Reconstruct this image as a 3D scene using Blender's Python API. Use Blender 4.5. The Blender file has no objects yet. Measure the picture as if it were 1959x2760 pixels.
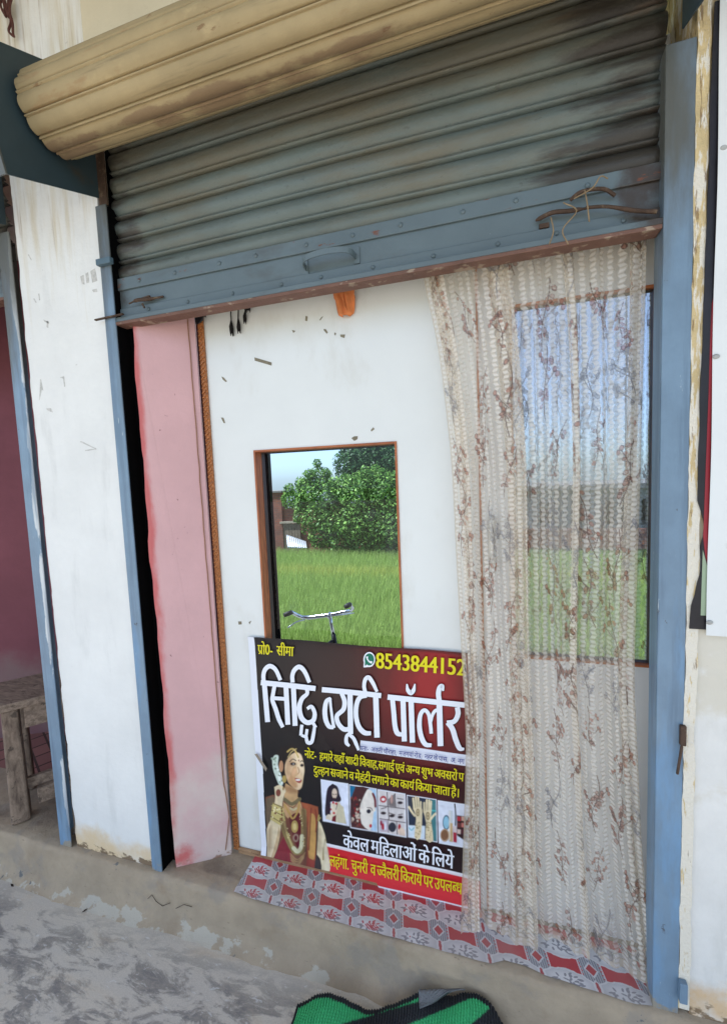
import bpy, math, random
import numpy as np
from mathutils import Vector, Matrix

# ------------------------------------------------------------------ scene, camera, world, sun, exposure
S = bpy.context.scene
C = S.collection
RNG = np.random.RandomState(7)
random.seed(7)
S.render.engine = 'CYCLES'
S.cycles.max_bounces = 12
S.cycles.diffuse_bounces = 6
S.cycles.glossy_bounces = 5
S.cycles.transparent_max_bounces = 40
S.view_settings.view_transform = 'Standard'
S.view_settings.look = 'None'
S.view_settings.gamma = 1
S.view_settings.exposure = 1.65

FPX, IW, IH = 1170.584, 1959.0, 2760.0          # focal length and size of the photograph in its own pixels
YAW, PITCH, ROLL = .2957, .0807, -.041
CAM = np.array([1.29475, -1.30779, 1.54549])
_F = np.array([-math.sin(YAW)*math.cos(PITCH), math.cos(YAW)*math.cos(PITCH), -math.sin(PITCH)])
_r = np.cross(_F, [0, 0, 1]); _r /= np.linalg.norm(_r); _u = np.cross(_r, _F)
_R = math.cos(ROLL)*_r + math.sin(ROLL)*_u
_U = -math.sin(ROLL)*_r + math.cos(ROLL)*_u
cd = bpy.data.cameras.new('camera'); cam = bpy.data.objects.new('camera', cd); C.objects.link(cam)
cd.sensor_fit = 'HORIZONTAL'; cd.sensor_width = 36; cd.lens = 36*FPX/IW
cd.clip_start = .02; cd.clip_end = 500
cam.matrix_world = Matrix(((_R[0], _U[0], -_F[0], CAM[0]), (_R[1], _U[1], -_F[1], CAM[1]), (_R[2], _U[2], -_F[2], CAM[2]), (0, 0, 0, 1)))
S.camera = cam

SUN_EL, SUN_AZ = math.radians(60), math.radians(-107)   # high sun from the left, a little in front of the shops
w = bpy.data.worlds.new('World'); S.world = w; w.use_nodes = True
_nt = w.node_tree; _bg = _nt.nodes['Background']
_sky = _nt.nodes.new('ShaderNodeTexSky'); _sky.sky_type = 'NISHITA'; _sky.sun_disc = False
_sky.sun_elevation = SUN_EL; _sky.sun_rotation = SUN_AZ; _sky.dust_density = .4; _sky.air_density = 1.0; _sky.ozone_density = 3.0
_hs = _nt.nodes.new('ShaderNodeHueSaturation'); _hs.inputs['Saturation'].default_value = .7
_wm = _nt.nodes.new('ShaderNodeMix'); _wm.data_type = 'RGBA'; _wm.blend_type = 'MULTIPLY'; _wm.inputs[0].default_value = 1; _wm.inputs[7].default_value = (1.0, .97, .92, 1)   # warm tint over the sky, offsetting the blue of the shade light
_tc = _nt.nodes.new('ShaderNodeTexCoord'); _sx = _nt.nodes.new('ShaderNodeSeparateXYZ'); _nt.links.new(_tc.outputs['Generated'], _sx.inputs[0])
_mr = _nt.nodes.new('ShaderNodeMapRange'); _nt.links.new(_sx.outputs[2], _mr.inputs[0]); _mr.inputs[1].default_value = .02; _mr.inputs[2].default_value = .40
_hz = _nt.nodes.new('ShaderNodeMix'); _hz.data_type = 'RGBA'; _nt.links.new(_mr.outputs[0], _hz.inputs[0]); _hz.inputs[6].default_value = (.52, .72, 1.0, 1); _hz.inputs[7].default_value = (1, 1, 1, 1)   # clear blue air down to the horizon
_wm2 = _nt.nodes.new('ShaderNodeMix'); _wm2.data_type = 'RGBA'; _wm2.blend_type = 'MULTIPLY'; _wm2.inputs[0].default_value = 1; _nt.links.new(_hz.outputs[2], _wm2.inputs[7]); _nt.links.new(_sky.outputs[0], _wm2.inputs[6])
_nt.links.new(_wm2.outputs[2], _hs.inputs['Color']); _nt.links.new(_hs.outputs[0], _wm.inputs[6]); _nt.links.new(_wm.outputs[2], _bg.inputs[0]); _bg.inputs[1].default_value = .115
sl = bpy.data.lights.new('sun', 'SUN'); sl.energy = 4.6; sl.angle = math.radians(.5); sl.color = (1, .95, .87)
so = bpy.data.objects.new('sun', sl); C.objects.link(so)
_sd = Vector((math.sin(SUN_AZ)*math.cos(SUN_EL), math.cos(SUN_AZ)*math.cos(SUN_EL), math.sin(SUN_EL)))
so.rotation_euler = (-_sd).to_track_quat('-Z', 'Y').to_euler(); so.location = (0, 0, 20)


def ray(u, v): return _F + _R*((u-IW/2)/FPX) - _U*((v-IH/2)/FPX)
def at(u, v, ax, val):                              # where the sight line of a photo pixel meets a real plane of the shop front
    d = ray(u, v); i = 'xyz'.index(ax); return CAM + d*((val-CAM[i])/d[i])
YM = .19                                            # plane of the window glass
YARD = False                                         # the yard behind the shop is laid out with y measured the other way round
def atm(u, v, Y):                                   # where a sight line through the window meets the plane Y of the yard
    p = at(u, v, 'y', 2*YM-Y); p[1] = Y; return p
def pix(P):
    D = np.asarray(P) - CAM; z = D@_F
    return IW/2 + FPX*(D@_R)/z, IH/2 - FPX*(D@_U)/z

# ------------------------------------------------------------------ materials
def c(r, g, b):
    f = lambda v: (v/255/12.92 if v <= 10.3 else ((v/255+.055)/1.055)**2.4)
    return (f(r), f(g), f(b), 1)

class NT:
    def __init__(s, name):
        s.m = bpy.data.materials.new(name); s.m.use_nodes = True; s.t = s.m.node_tree
        s.b = s.t.nodes['Principled BSDF']; s.out = s.t.nodes['Material Output']
        g = s.t.nodes.new('ShaderNodeNewGeometry'); s.pos = g.outputs['Position']; s.geo = g
    def n(s, ty, **k):
        x = s.t.nodes.new(ty)
        for a, v in k.items(): setattr(x, a, v)
        return x
    def l(s, a, b): s.t.links.new(a, b)
    def put(s, sock, v):
        if hasattr(v, 'is_output') or isinstance(v, bpy.types.NodeSocket): s.l(v, sock)
        else: sock.default_value = v
    def math(s, op, a, b=0., d=0.):
        x = s.n('ShaderNodeMath', operation=op); s.put(x.inputs[0], a); s.put(x.inputs[1], b); s.put(x.inputs[2], d)
        return x.outputs[0]
    def noise(s, scale=(1, 1, 1), sc=5., detail=5., rough=.6, off=(0, 0, 0), dist=0.):
        mp = s.n('ShaderNodeMapping'); s.l(s.pos, mp.inputs[0]); mp.inputs['Scale'].default_value = scale; mp.inputs['Location'].default_value = off
        x = s.n('ShaderNodeTexNoise'); s.l(mp.outputs[0], x.inputs['Vector'])
        x.inputs['Scale'].default_value = sc; x.inputs['Detail'].default_value = detail; x.inputs['Roughness'].default_value = rough; x.inputs['Distortion'].default_value = dist
        return x.outputs[0]
    def axis(s, ax):
        x = s.n('ShaderNodeSeparateXYZ'); s.l(s.pos, x.inputs[0]); return x.outputs['XYZ'.index(ax)]
    def ramp(s, v, a, b):                           # smooth 0..1 as v goes a -> b
        x = s.n('ShaderNodeMapRange', interpolation_type='SMOOTHSTEP'); s.put(x.inputs[0], v); x.inputs[1].default_value = a; x.inputs[2].default_value = b
        return x.outputs[0]
    def mix(s, f, a, b):
        x = s.n('ShaderNodeMix', data_type='RGBA'); s.put(x.inputs[0], f); s.put(x.inputs[6], a); s.put(x.inputs[7], b)
        return x.outputs[2]
    def attr(s, nm):
        x = s.n('ShaderNodeAttribute', attribute_name=nm); return x

def M(name, base, rough=.8, metal=0., var=.12, vs=3., layers=(), bump=0., bs=60., bscale=(1, 1, 1), spec=.4, colattr=None, roughvar=0.):
    """base colour + broad variation + layers of (colour, map scale, noise scale, threshold, softness, [gradient axis, from, to, gain], strength)"""
    t = NT(name); col = base
    if colattr: col = t.attr(colattr).outputs['Color']
    if var:
        nz = t.noise(sc=vs, detail=6, rough=.65)
        lo = t.ramp(nz, .3, .7)
        x = t.n('ShaderNodeHueSaturation'); t.put(x.inputs['Color'], col)
        t.l(t.math('ADD', t.math('MULTIPLY', lo, 2*var), 1-var), x.inputs['Value']); col = x.outputs[0]
    for i, L in enumerate(layers):
        lc, ms, ns, th, sf, gr, st = L
        v = t.noise(scale=ms, sc=ns, detail=7, rough=.62, off=(i*3.1, i*1.7, i*2.3))
        if gr:
            for q in (gr if isinstance(gr[0], tuple) else (gr,)):
                v = t.math('ADD', v, t.math('MULTIPLY', t.ramp(t.axis(q[0]), q[1], q[2]), q[3]))
        f = t.math('MULTIPLY', t.ramp(v, th, th+sf), st)
        col = t.mix(f, col, lc)
    t.put(t.b.inputs['Base Color'], col)
    t.b.inputs['Roughness'].default_value = rough; t.b.inputs['Metallic'].default_value = metal
    t.b.inputs['Specular IOR Level'].default_value = spec
    if roughvar:
        t.l(t.math('ADD', t.math('MULTIPLY', t.noise(sc=9), roughvar), rough-roughvar/2), t.b.inputs['Roughness'])
    if bump:
        bp = t.n('ShaderNodeBump'); bp.inputs['Strength'].default_value = bump; bp.inputs['Distance'].default_value = .01
        t.l(t.noise(scale=bscale, sc=bs, detail=5), bp.inputs['Height']); t.l(bp.outputs[0], t.b.inputs['Normal'])
    t.nt = t
    t.m['_'] = 0
    MATS[name] = t
    return t.m
MATS = {}
MUD = c(128, 104, 80); CREAM = c(214, 192, 150); RUST = c(92, 55, 36); GREYC = c(128, 124, 118)
white_wall = M('white_plaster', c(226, 226, 222), .85, var=.05, vs=2.5, bump=.35, bs=28, layers=(
    (c(204, 204, 200), (5, 5, 1.2), 2.2, .52, .2, None, .5),
    (c(196, 182, 146), (14, 14, 1.2), 1.6, .80, .40, ('Z', 1.5, 2.7, .42), .75),
    (c(150, 128, 96), (30, 30, 1.5), 1.5, .92, .16, ('Z', 2.0, 2.65, .38), .55),
    (c(214, 186, 140), (1, 1, 1), 5, .95, .3, ('Z', .28, .02, .62), .85),
    (c(120, 100, 78), (1, 1, 1.5), 14, .98, .06, ('Z', .09, .0, .55), .95),
    (c(164, 160, 150), (1, 1, 2.4), 17, .70, .05, None, .5)))
right_wall = M('stained_plaster', c(224, 222, 216), .85, var=.06, vs=3, bump=.4, bs=28, layers=(
    (c(200, 198, 190), (4, 4, 1.5), 2.5, .52, .2, None, .5),
    (c(206, 198, 178), (1, 1, 1), 4, .55, .12, ('Z', .55, .75, .12), .7),
    (c(206, 180, 128), (6, 6, 1), 5, .78, .3, ('Z', 1.1, 1.5, .55), .9),
    (c(214, 176, 124), (1, 1, 1), 6, .92, .3, ('Z', .26, .02, .62), .85),
    (c(126, 104, 78), (1, 1, 1.5), 14, .94, .08, ('Z', .12, .0, .55), .95),
    (c(150, 140, 124), (1, 1, 2.4), 22, .68, .05, None, .55)))
cream_edge = M('flaking_cream_paint', c(206, 184, 138), .85, var=.12, vs=12, bump=.6, bs=90, layers=(
    (c(228, 222, 208), (2.2, 1, .3), 40, .50, .05, ('Z', 2.2, .8, .14), .9),
    (c(126, 98, 62), (2, 1, .25), 44, .62, .06, ('Z', 1.2, 2.4, .06), .8)))
upper_wall = M('dusty_upper_plaster', c(214, 204, 178), .9, var=.06, vs=2, bump=.15, bs=50, layers=(
    (c(186, 170, 134), (10, 10, 1.5), 1.5, .55, .3, None, .6),))
pink = M('pink_distemper', c(212, 170, 170), .8, var=.06, vs=3, bump=.15, bs=40, layers=(
    (c(200, 100, 98), (1, 1, .35), 7, .76, .26, ('X', .095, .03, .55), .9),
    (c(214, 200, 190), (1, 1, 1), 3, .86, .35, ('Z', .75, .25, .62), .9),
    (c(200, 90, 88), (1, 1, 1), 6, 1.12, .25, (('Z', .18, .03, .5), ('X', .17, .05, .3)), .9),
    (c(130, 86, 82), (1, 2, 1), 30, .69, .04, None, .75),
    (c(150, 110, 86), (1, 1, 2), 12, .98, .1, ('Z', .06, .0, .5), .9)))
pink_dark = M('old_rose_distemper', c(124, 72, 80), .85, var=.1, vs=3, bump=.15, bs=40, layers=(
    (c(126, 106, 104), (1, 1, 1), 3, .80, .4, ('Z', 1.0, .35, .55), .8),))
blue = M('blue_enamel', c(112, 136, 156), .42, var=.12, vs=5, spec=.5, bump=.16, bs=30, bscale=(3, 3, .5), layers=(
    (c(206, 210, 210), (1, 1, .22), 16, .66, .05, (('X', -.515, -.480, .24), ('X', -.46, -.40, -.6)), .9), (c(94, 116, 136), (7, 7, .35), 3, .48, .12, None, .7), (c(112, 150, 184), (3, 3, .6), 2.4, .62, .12, ('Z', 1.3, .2, .16), .7), (c(198, 206, 210), (3, 3, .35), 24, .70, .02, None, .8),
    (c(84, 82, 70), (2.5, 2.5, .5), 3, .74, .35, ('Z', 1.45, 2.4, .52), .9),
    (c(66, 52, 40), (1, 1, .7), 34, .69, .05, None, .8),
    (c(186, 200, 208), (1, 1, .3), 40, .71, .03, None, .7),
    (c(150, 140, 122), (1, 1, 1), 20, .92, .1, ('Z', .10, .0, .5), .9)))
blue_dull = M('dull_blue_enamel', c(84, 106, 118), .5, var=.12, vs=4, bump=.1, bs=30, layers=(
    (RUST, (1, 1, .7), 26, .66, .08, None, .8),
    (c(150, 152, 148), (1, 1, .25), 34, .66, .04, None, .6)))
plate_blue = M('shaded_bracket_enamel', c(52, 68, 74), .55, var=.1, vs=4, layers=((c(74, 58, 42), (1, 1, 1), 6, .60, .2, None, .8),))  # blue enamel darkened: the plate's shaded side is put into its colour
slat = M('dusty_blue_slats', c(96, 106, 101), .48, var=.16, vs=2.2, spec=.5, bump=.2, bs=120, layers=(
    (c(70, 72, 66), (1, 1, 2), 30, .62, .08, None, .5), (c(150, 152, 146), (.25, 1, 3), 60, .70, .03, None, .6),
    (c(104, 96, 76), (1, 1, 6), 2.4, .44, .3, ('Z', 2.35, 2.7, .12), .7),
    (c(104, 76, 50), (.7, 1, 9), 4, .70, .16, ('X', 1.25, 1.68, .18), .7),
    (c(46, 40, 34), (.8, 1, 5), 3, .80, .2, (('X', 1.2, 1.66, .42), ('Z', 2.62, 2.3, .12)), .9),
    (c(60, 54, 44), (.5, 1, 8), 5, .60, .12, None, .6),
    (c(52, 44, 38), (1, 1, 5), 4, .80, .2, ('X', .30, .02, .42), .85),
    (c(150, 152, 150), (2, 1, .6), 70, .76, .03, None, .6)))
roll_m = M('ochre_dusty_roll', c(166, 148, 112), .7, var=.12, vs=3, spec=.2, bump=.12, bs=60, layers=(
    (c(150, 116, 82), (1, 2, 4), 5, .60, .10, None, .45),
    (c(120, 108, 84), (.4, 3, 6), 6, .56, .12, None, .5),
    (c(190, 170, 130), (1, 2, 2), 4, .60, .10, None, .5),
    (c(112, 76, 52), (1, 3, 3), 9, .66, .04, None, .6),
    (c(112, 84, 68), (.7, 1, 3), 5, .86, .1, ('Z', 2.64, 2.60, .5), .55)))
panel_m = M('blue_bottom_plate', c(92, 106, 110), .45, var=.10, vs=3, spec=.5, bump=.06, bs=50, layers=(
    (c(58, 48, 40), (1, 1, 1), 5, .84, .2, ('X', 1.45, 1.66, .42), .95),
    (c(60, 50, 42), (1, 1, 1), 5, .84, .25, ('X', .24, .03, .42), .95),
    (c(112, 62, 36), (1, 1, 3), 16, .88, .08, ('Z', 2.235, 2.262, .26), .9),
    (c(70, 66, 58), (1, 1, 2), 4, .58, .2, None, .5),
    (c(170, 176, 178), (1, 1, 1), 60, .74, .03, None, .6)))
lip_m = M('rusty_bottom_angle', c(112, 82, 70), .7, var=.15, vs=8, bump=.4, bs=80, layers=(
    (c(166, 150, 130), (1, 1, 3), 20, .58, .06, None, .7), (c(60, 40, 32), (1, 1, 1), 12, .62, .1, None, .7)))
iron = M('rusted_iron', c(84, 66, 54), .75, metal=.3, var=.25, vs=20, bump=.4, bs=120, layers=((c(120, 104, 84), (1, 1, 1), 40, .56, .08, None, .7),))
steel = M('worn_steel', c(190, 192, 192), .3, metal=.9, var=.1, vs=20)
chrome = M('chrome_tube', c(205, 210, 215), .12, metal=1., var=.0)
black_m = M('black_paint_and_shade', c(8, 8, 9), .9, var=.1, spec=.05)
board = M('white_laminate', c(224, 226, 222), .45, var=.03, vs=2, layers=(
    (c(206, 204, 194), (2, 1, 1), 2.5, .52, .2, None, .55), (c(160, 154, 140), (1, 1, 2), 24, .74, .03, None, .5),
    (c(110, 100, 84), (1, 1, 1), 9, .80, .02, None, .8),
    (c(190, 186, 172), (1, 1, .4), 16, .72, .05, None, .5)), bump=.02, bs=20)
door_m = M('white_door_laminate', c(216, 217, 216), .45, var=.03, vs=2, layers=((c(180, 176, 166), (1, 1, .4), 14, .70, .05, None, .5),))
def wood(name, a, b, g, rough=.55, dirt=None):
    t = NT(name); nz = t.noise(scale=g, sc=6, detail=8, rough=.7, dist=.4)
    col = t.mix(t.ramp(nz, .3, .72), a, b)
    if dirt: col = t.mix(t.math('MULTIPLY', t.ramp(t.noise(sc=26, detail=6), .60, .66), .7), col, dirt)
    t.put(t.b.inputs['Base Color'], col); t.b.inputs['Roughness'].default_value = rough
    bp = t.n('ShaderNodeBump'); bp.inputs['Strength'].default_value = .3; bp.inputs['Distance'].default_value = .004
    t.l(nz, bp.inputs['Height']); t.l(bp.outputs[0], t.b.inputs['Normal']); MATS[name] = t
    return t.m
frame_wood = wood('teak_beading', c(188, 112, 64), c(132, 66, 34), (14, 14, 1.4))
frame_wood_h = wood('teak_beading_flat', c(188, 112, 64), c(132, 66, 34), (1.4, 14, 14))
reveal_wood = wood('dark_reveal_wood', c(104, 74, 66), c(76, 52, 48), (10, 10, 2))
trim_wood = wood('pale_pine_trim', c(176, 140, 104), c(132, 98, 68), (2, 10, 14), .7, c(110, 84, 62))
corner_wood = wood('carved_corner_bead', c(196, 126, 70), c(116, 66, 30), (30, 30, 26))
bench_wood = wood('grey_weathered_wood', c(150, 130, 112), c(92, 76, 64), (9, 4, 2), .85, c(60, 50, 42))
bench_wood_h = wood('grey_weathered_planks', c(156, 136, 118), c(96, 80, 68), (2, 9, 9), .85, c(60, 50, 42))

# window glass with a little dust; blue tint added to dim and blue the view
t = NT('tinted_dusty_glass'); t.t.nodes.remove(t.b)
tpg = t.n('ShaderNodeBsdfTransparent'); tpg.inputs['Color'].default_value = (.53, .62, .74, 1); gls = t.n('ShaderNodeBsdfGlossy'); gls.inputs['Roughness'].default_value = .0
g = t.n('ShaderNodeMixShader'); g.inputs[0].default_value = .025; t.l(tpg.outputs[0], g.inputs[1]); t.l(gls.outputs[0], g.inputs[2])
d = t.n('ShaderNodeBsdfDiffuse'); d.inputs['Color'].default_value = c(150, 156, 160)
mx = t.n('ShaderNodeMixShader'); t.l(t.math('MULTIPLY', t.ramp(t.noise(sc=7, detail=6), .56, .72), .10), mx.inputs[0])
t.l(g.outputs[0], mx.inputs[1]); t.l(d.outputs[0], mx.inputs[2]); t.l(mx.outputs[0], t.out.inputs[0]); glass_m = t.m

# veranda floor: trowelled cement, pale and dark smears drawn out along the front
t = NT('smeared_cement_floor')
def smear(t, sc, off, rot):
    mp = t.n('ShaderNodeMapping'); t.l(t.pos, mp.inputs[0]); mp.inputs['Rotation'].default_value = (0, 0, rot); mp.inputs['Scale'].default_value = (1., 2.6, 1); mp.inputs['Location'].default_value = off
    x = t.n('ShaderNodeTexNoise'); t.l(mp.outputs[0], x.inputs[0]); x.inputs['Scale'].default_value = sc; x.inputs['Detail'].default_value = 9; x.inputs['Roughness'].default_value = .68; x.inputs['Distortion'].default_value = .6
    return x.outputs[0]
a1 = smear(t, 6.5, (0, 0, 0), .15); a2 = smear(t, 3., (5, 2, 0), .1); a3 = smear(t, 22, (1, 7, 0), .2)
col = t.mix(t.ramp(a2, .35, .65), c(194, 188, 178), c(200, 192, 178))
near = t.ramp(t.axis('Y'), -.04, -.22)
dark = t.math('MULTIPLY', t.ramp(t.math('ADD', t.math('MULTIPLY', a1, .72), t.math('MULTIPLY', a3, .28)), .465, .56), t.math('ADD', t.math('MULTIPLY', near, .8), .1))
col = t.mix(dark, col, t.mix(t.ramp(a3, .4, .6), c(114, 112, 112), c(146, 140, 132)))
col = t.mix(t.math('MULTIPLY', t.ramp(a3, .60, .66), .6), col, c(216, 216, 214))
col = t.mix(t.math('MULTIPLY', t.ramp(a2, .56, .66), .4), col, c(190, 172, 150))
gr_ = t.n('ShaderNodeHueSaturation'); t.l(col, gr_.inputs['Color']); t.l(t.math('ADD', t.math('MULTIPLY', t.noise(sc=260, detail=3), .5), .76), gr_.inputs['Value']); col = gr_.outputs[0]
t.l(col, t.b.inputs['Base Color']); t.b.inputs['Roughness'].default_value = .75
bp = t.n('ShaderNodeBump'); bp.inputs['Strength'].default_value = .35; bp.inputs['Distance'].default_value = .006
t.l(a1, bp.inputs['Height']); t.l(bp.outputs[0], t.b.inputs['Normal']); floor_m = t.m

step_m = M('mud_stained_cement', c(164, 148, 126), .85, var=.14, vs=5, bump=.5, bs=40, layers=(
    (c(142, 134, 124), (1, 1, 1), 6, .52, .12, None, .55),
    (c(138, 116, 92), (1, 1, 1), 4, .56, .14, None, .5),
    (c(188, 184, 172), (1, 1, 1.6), 8, .84, .04, (('Z', -.10, -.17, .24), ('X', .85, .45, .10)), .6),
    (c(86, 92, 96), (1, 1, 1), 9, .68, .03, None, .8),
    (c(112, 98, 86), (1, 1, 1), 3, .84, .2, ('Y', .0, .05, .42), .8),  # grime and contact shade painted together along the wall base
    (c(90, 74, 60), (1, 1, 3), 30, .66, .04, None, .5)))
earth = M('dusty_road', c(142, 138, 132), .95, var=.15, vs=1.2, bump=.6, bs=12)
field_soil = M('paddy_soil', c(70, 92, 44), .95, var=.2, vs=2)
roof_m = M('grey_soffit', c(176, 172, 164), .9, var=.08)
brick_floor = NT('brick_floor')
t = brick_floor
bk = t.n('ShaderNodeTexBrick'); mp = t.n('ShaderNodeMapping'); t.l(t.pos, mp.inputs[0]); mp.inputs['Rotation'].default_value = (0, 0, .5)
t.l(mp.outputs[0], bk.inputs[0]); bk.inputs['Color1'].default_value = c(150, 104, 96); bk.inputs['Color2'].default_value = c(130, 88, 84); bk.inputs['Mortar'].default_value = c(70, 52, 46)
bk.inputs['Scale'].default_value = 5.; bk.inputs['Mortar Size'].default_value = .03; bk.inputs['Brick Width'].default_value = .6; bk.inputs['Row Height'].default_value = .42
bk.offset = 0
t.l(bk.outputs[0], t.b.inputs['Base Color']); t.b.inputs['Roughness'].default_value = .85
brick_floor = t.m
t = NT('old_brickwork'); bk = t.n('ShaderNodeTexBrick')
mp = t.n('ShaderNodeMapping'); t.l(t.pos, mp.inputs[0]); mp.inputs['Rotation'].default_value = (math.pi/2, 0, 0); t.l(mp.outputs[0], bk.inputs[0])
bk.inputs['Color1'].default_value = c(158, 92, 70); bk.inputs['Color2'].default_value = c(128, 80, 66); bk.inputs['Mortar'].default_value = c(120, 104, 92)
bk.inputs['Scale'].default_value = 4.; bk.inputs['Mortar Size'].default_value = .02
t.l(t.mix(t.math('MULTIPLY', t.ramp(t.noise(sc=3), .45, .65), .6), bk.outputs[0], c(112, 78, 66)), t.b.inputs['Base Color']); t.b.inputs['Roughness'].default_value = .9; brickwork = t.m
def vcol(name, rough=.6, var=0., spec=.4, bump=0., bs=60):
    return M(name, (1, 1, 1, 1), rough, var=var, colattr='Col', spec=spec, bump=bump, bs=bs)
leafy = NT('leaf'); t = leafy
at_ = t.attr('Col'); dif = t.n('ShaderNodeBsdfDiffuse'); trn = t.n('ShaderNodeBsdfTranslucent'); gl = t.n('ShaderNodeBsdfGlossy'); gl.inputs['Roughness'].default_value = .45
t.l(at_.outputs[0], dif.inputs[0]); t.l(at_.outputs[0], trn.inputs[0])
m1 = t.n('ShaderNodeMixShader'); m1.inputs[0].default_value = .3; t.l(dif.outputs[0], m1.inputs[1]); t.l(trn.outputs[0], m1.inputs[2])
m2 = t.n('ShaderNodeMixShader'); m2.inputs[0].default_value = .02; t.l(m1.outputs[0], m2.inputs[1]); t.l(gl.outputs[0], m2.inputs[2]); t.l(m2.outputs[0], t.out.inputs[0])
t.t.nodes.remove(t.b); leaf_m = t.m
print_m = vcol('printed_flex', .38, spec=.35, bump=.03, bs=25)
vinyl_m = vcol('printed_vinyl', .35, spec=.5)

# ------------------------------------------------------------------ geometry helpers
def thing(name, label, cat, loc=(0, 0, 0), group=None):
    o = bpy.data.objects.new(name, None); C.objects.link(o); o.location = (loc[0], 2*YM-loc[1] if YARD else loc[1], loc[2]); o.empty_display_size = .1
    o['label'] = label; o['category'] = cat
    if group: o['group'] = group
    return o
def tag(o, label=None, cat=None, group=None, kind=None):
    for k, v in (('label', label), ('category', cat), ('group', group), ('kind', kind)):
        if v: o[k] = v
    return o
def wloc(o):
    v = Vector(o.location)
    while o.parent: o = o.parent; v += Vector(o.location)
    return v
class MB:
    def __init__(s): s.v = []; s.f = []
    def add(s, vs, fs):
        k = len(s.v); s.v += [tuple(map(float, p)) for p in vs]; s.f += [tuple(i+k for i in f) for f in fs]; return s
    def hexa(s, p):                                  # 8 corners: bottom ring 0-3, top ring 4-7
        return s.add(p, [(3, 2, 1, 0), (4, 5, 6, 7), (0, 1, 5, 4), (1, 2, 6, 5), (2, 3, 7, 6), (3, 0, 4, 7)])
    def box(s, x0, x1, y0, y1, z0, z1):
        return s.hexa([(x0, y0, z0), (x1, y0, z0), (x1, y1, z0), (x0, y1, z0), (x0, y0, z1), (x1, y0, z1), (x1, y1, z1), (x0, y1, z1)])
    def prism(s, pts, d):                            # planar polygon pushed along the vector d
        n = len(pts); P = [np.array(p, float) for p in pts]; Q = [p+np.array(d) for p in P]
        return s.add(P+Q, [tuple(range(n)), tuple(range(2*n-1, n-1, -1))] + [(i, i+n, (i+1) % n+n, (i+1) % n) for i in range(n)])
    def beam(s, a, b, w, h, up=(0, 0, 1), w2=None, h2=None):
        a = np.array(a, float); b = np.array(b, float); t = b-a; t /= np.linalg.norm(t)
        x = np.cross(t, up); x /= np.linalg.norm(x); y = np.cross(x, t); w2 = w2 or w; h2 = h2 or h
        r = lambda p, W, H: [p-x*W/2-y*H/2, p+x*W/2-y*H/2, p+x*W/2+y*H/2, p-x*W/2+y*H/2]
        return s.hexa(r(a, w, h)+r(b, w2, h2))
    def tube(s, pts, r, n=10):
        P = [np.array(p, float) for p in pts]; rs = r if hasattr(r, '__len__') else [r]*len(P); k0 = len(s.v); prev = None
        for i, p in enumerate(P):
            t = P[min(i+1, len(P)-1)]-P[max(i-1, 0)]; t /= (np.linalg.norm(t)+1e-12)
            a = prev if prev is not None else (np.array([0, 0, 1.]) if abs(t[2]) < .9 else np.array([1., 0, 0]))
            x = a-t*(a@t); x /= np.linalg.norm(x)+1e-12; prev = x; y = np.cross(t, x)
            s.v += [tuple(p+rs[i]*(math.cos(q)*x+math.sin(q)*y)) for q in np.arange(n)*2*math.pi/n]
        for i in range(len(P)-1):
            for j in range(n):
                a, b = k0+i*n+j, k0+i*n+(j+1) % n; s.f.append((a, b, b+n, a+n))
        s.f.append(tuple(k0+j for j in range(n-1, -1, -1))); s.f.append(tuple(k0+(len(P)-1)*n+j for j in range(n)))
        return s
    def ball(s, p, r, n=10, m=6, sc=(1, 1, 1)):
        k0 = len(s.v)
        for i in range(m+1):
            th = math.pi*i/m
            for j in range(n):
                ph = 2*math.pi*j/n; s.v.append((p[0]+sc[0]*r*math.sin(th)*math.cos(ph), p[1]+sc[1]*r*math.sin(th)*math.sin(ph), p[2]+sc[2]*r*math.cos(th)))
        for i in range(m):
            for j in range(n):
                a, b = k0+i*n+j, k0+i*n+(j+1) % n; s.f.append((a, a+n, b+n, b))
        return s
    def sheet(s, X, Y, Z):
        X, Y, Z = np.broadcast_arrays(X, Y, Z)
        n, m = X.shape; k = len(s.v); s.v += [tuple(q) for q in np.stack([X, Y, Z], -1).reshape(-1, 3).tolist()]
        s.f += [(k+i*m+j, k+i*m+j+1, k+(i+1)*m+j+1, k+(i+1)*m+j) for i in range(n-1) for j in range(m-1)]; return s
    def build(s, name, mat, parent=None, smooth=False, bevel=0., solid=0., seg=2):
        me = bpy.data.meshes.new(name); off = wloc(parent) if parent else Vector((0, 0, 0))
        if YARD: s.v = [(a, 2*YM-b, q) for a, b, q in s.v]; s.f = [f[::-1] for f in s.f]
        me.from_pydata([(a-off.x, b-off.y, q-off.z) for a, b, q in s.v], [], s.f); me.validate()
        return finish(me, name, mat, parent, smooth, bevel, solid, seg)
def finish(me, name, mat, parent=None, smooth=False, bevel=0., solid=0., seg=2):
    me.materials.append(mat)
    if smooth: me.polygons.foreach_set('use_smooth', np.ones(len(me.polygons), bool))
    o = bpy.data.objects.new(name, me); C.objects.link(o); o.parent = parent
    if solid:
        q = o.modifiers.new('s', 'SOLIDIFY'); q.thickness = solid; q.offset = 0
    if bevel:
        b = o.modifiers.new('b', 'BEVEL'); b.width = bevel; b.segments = seg; b.limit_method = 'ANGLE'; b.angle_limit = math.radians(40)
    return o
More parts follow.
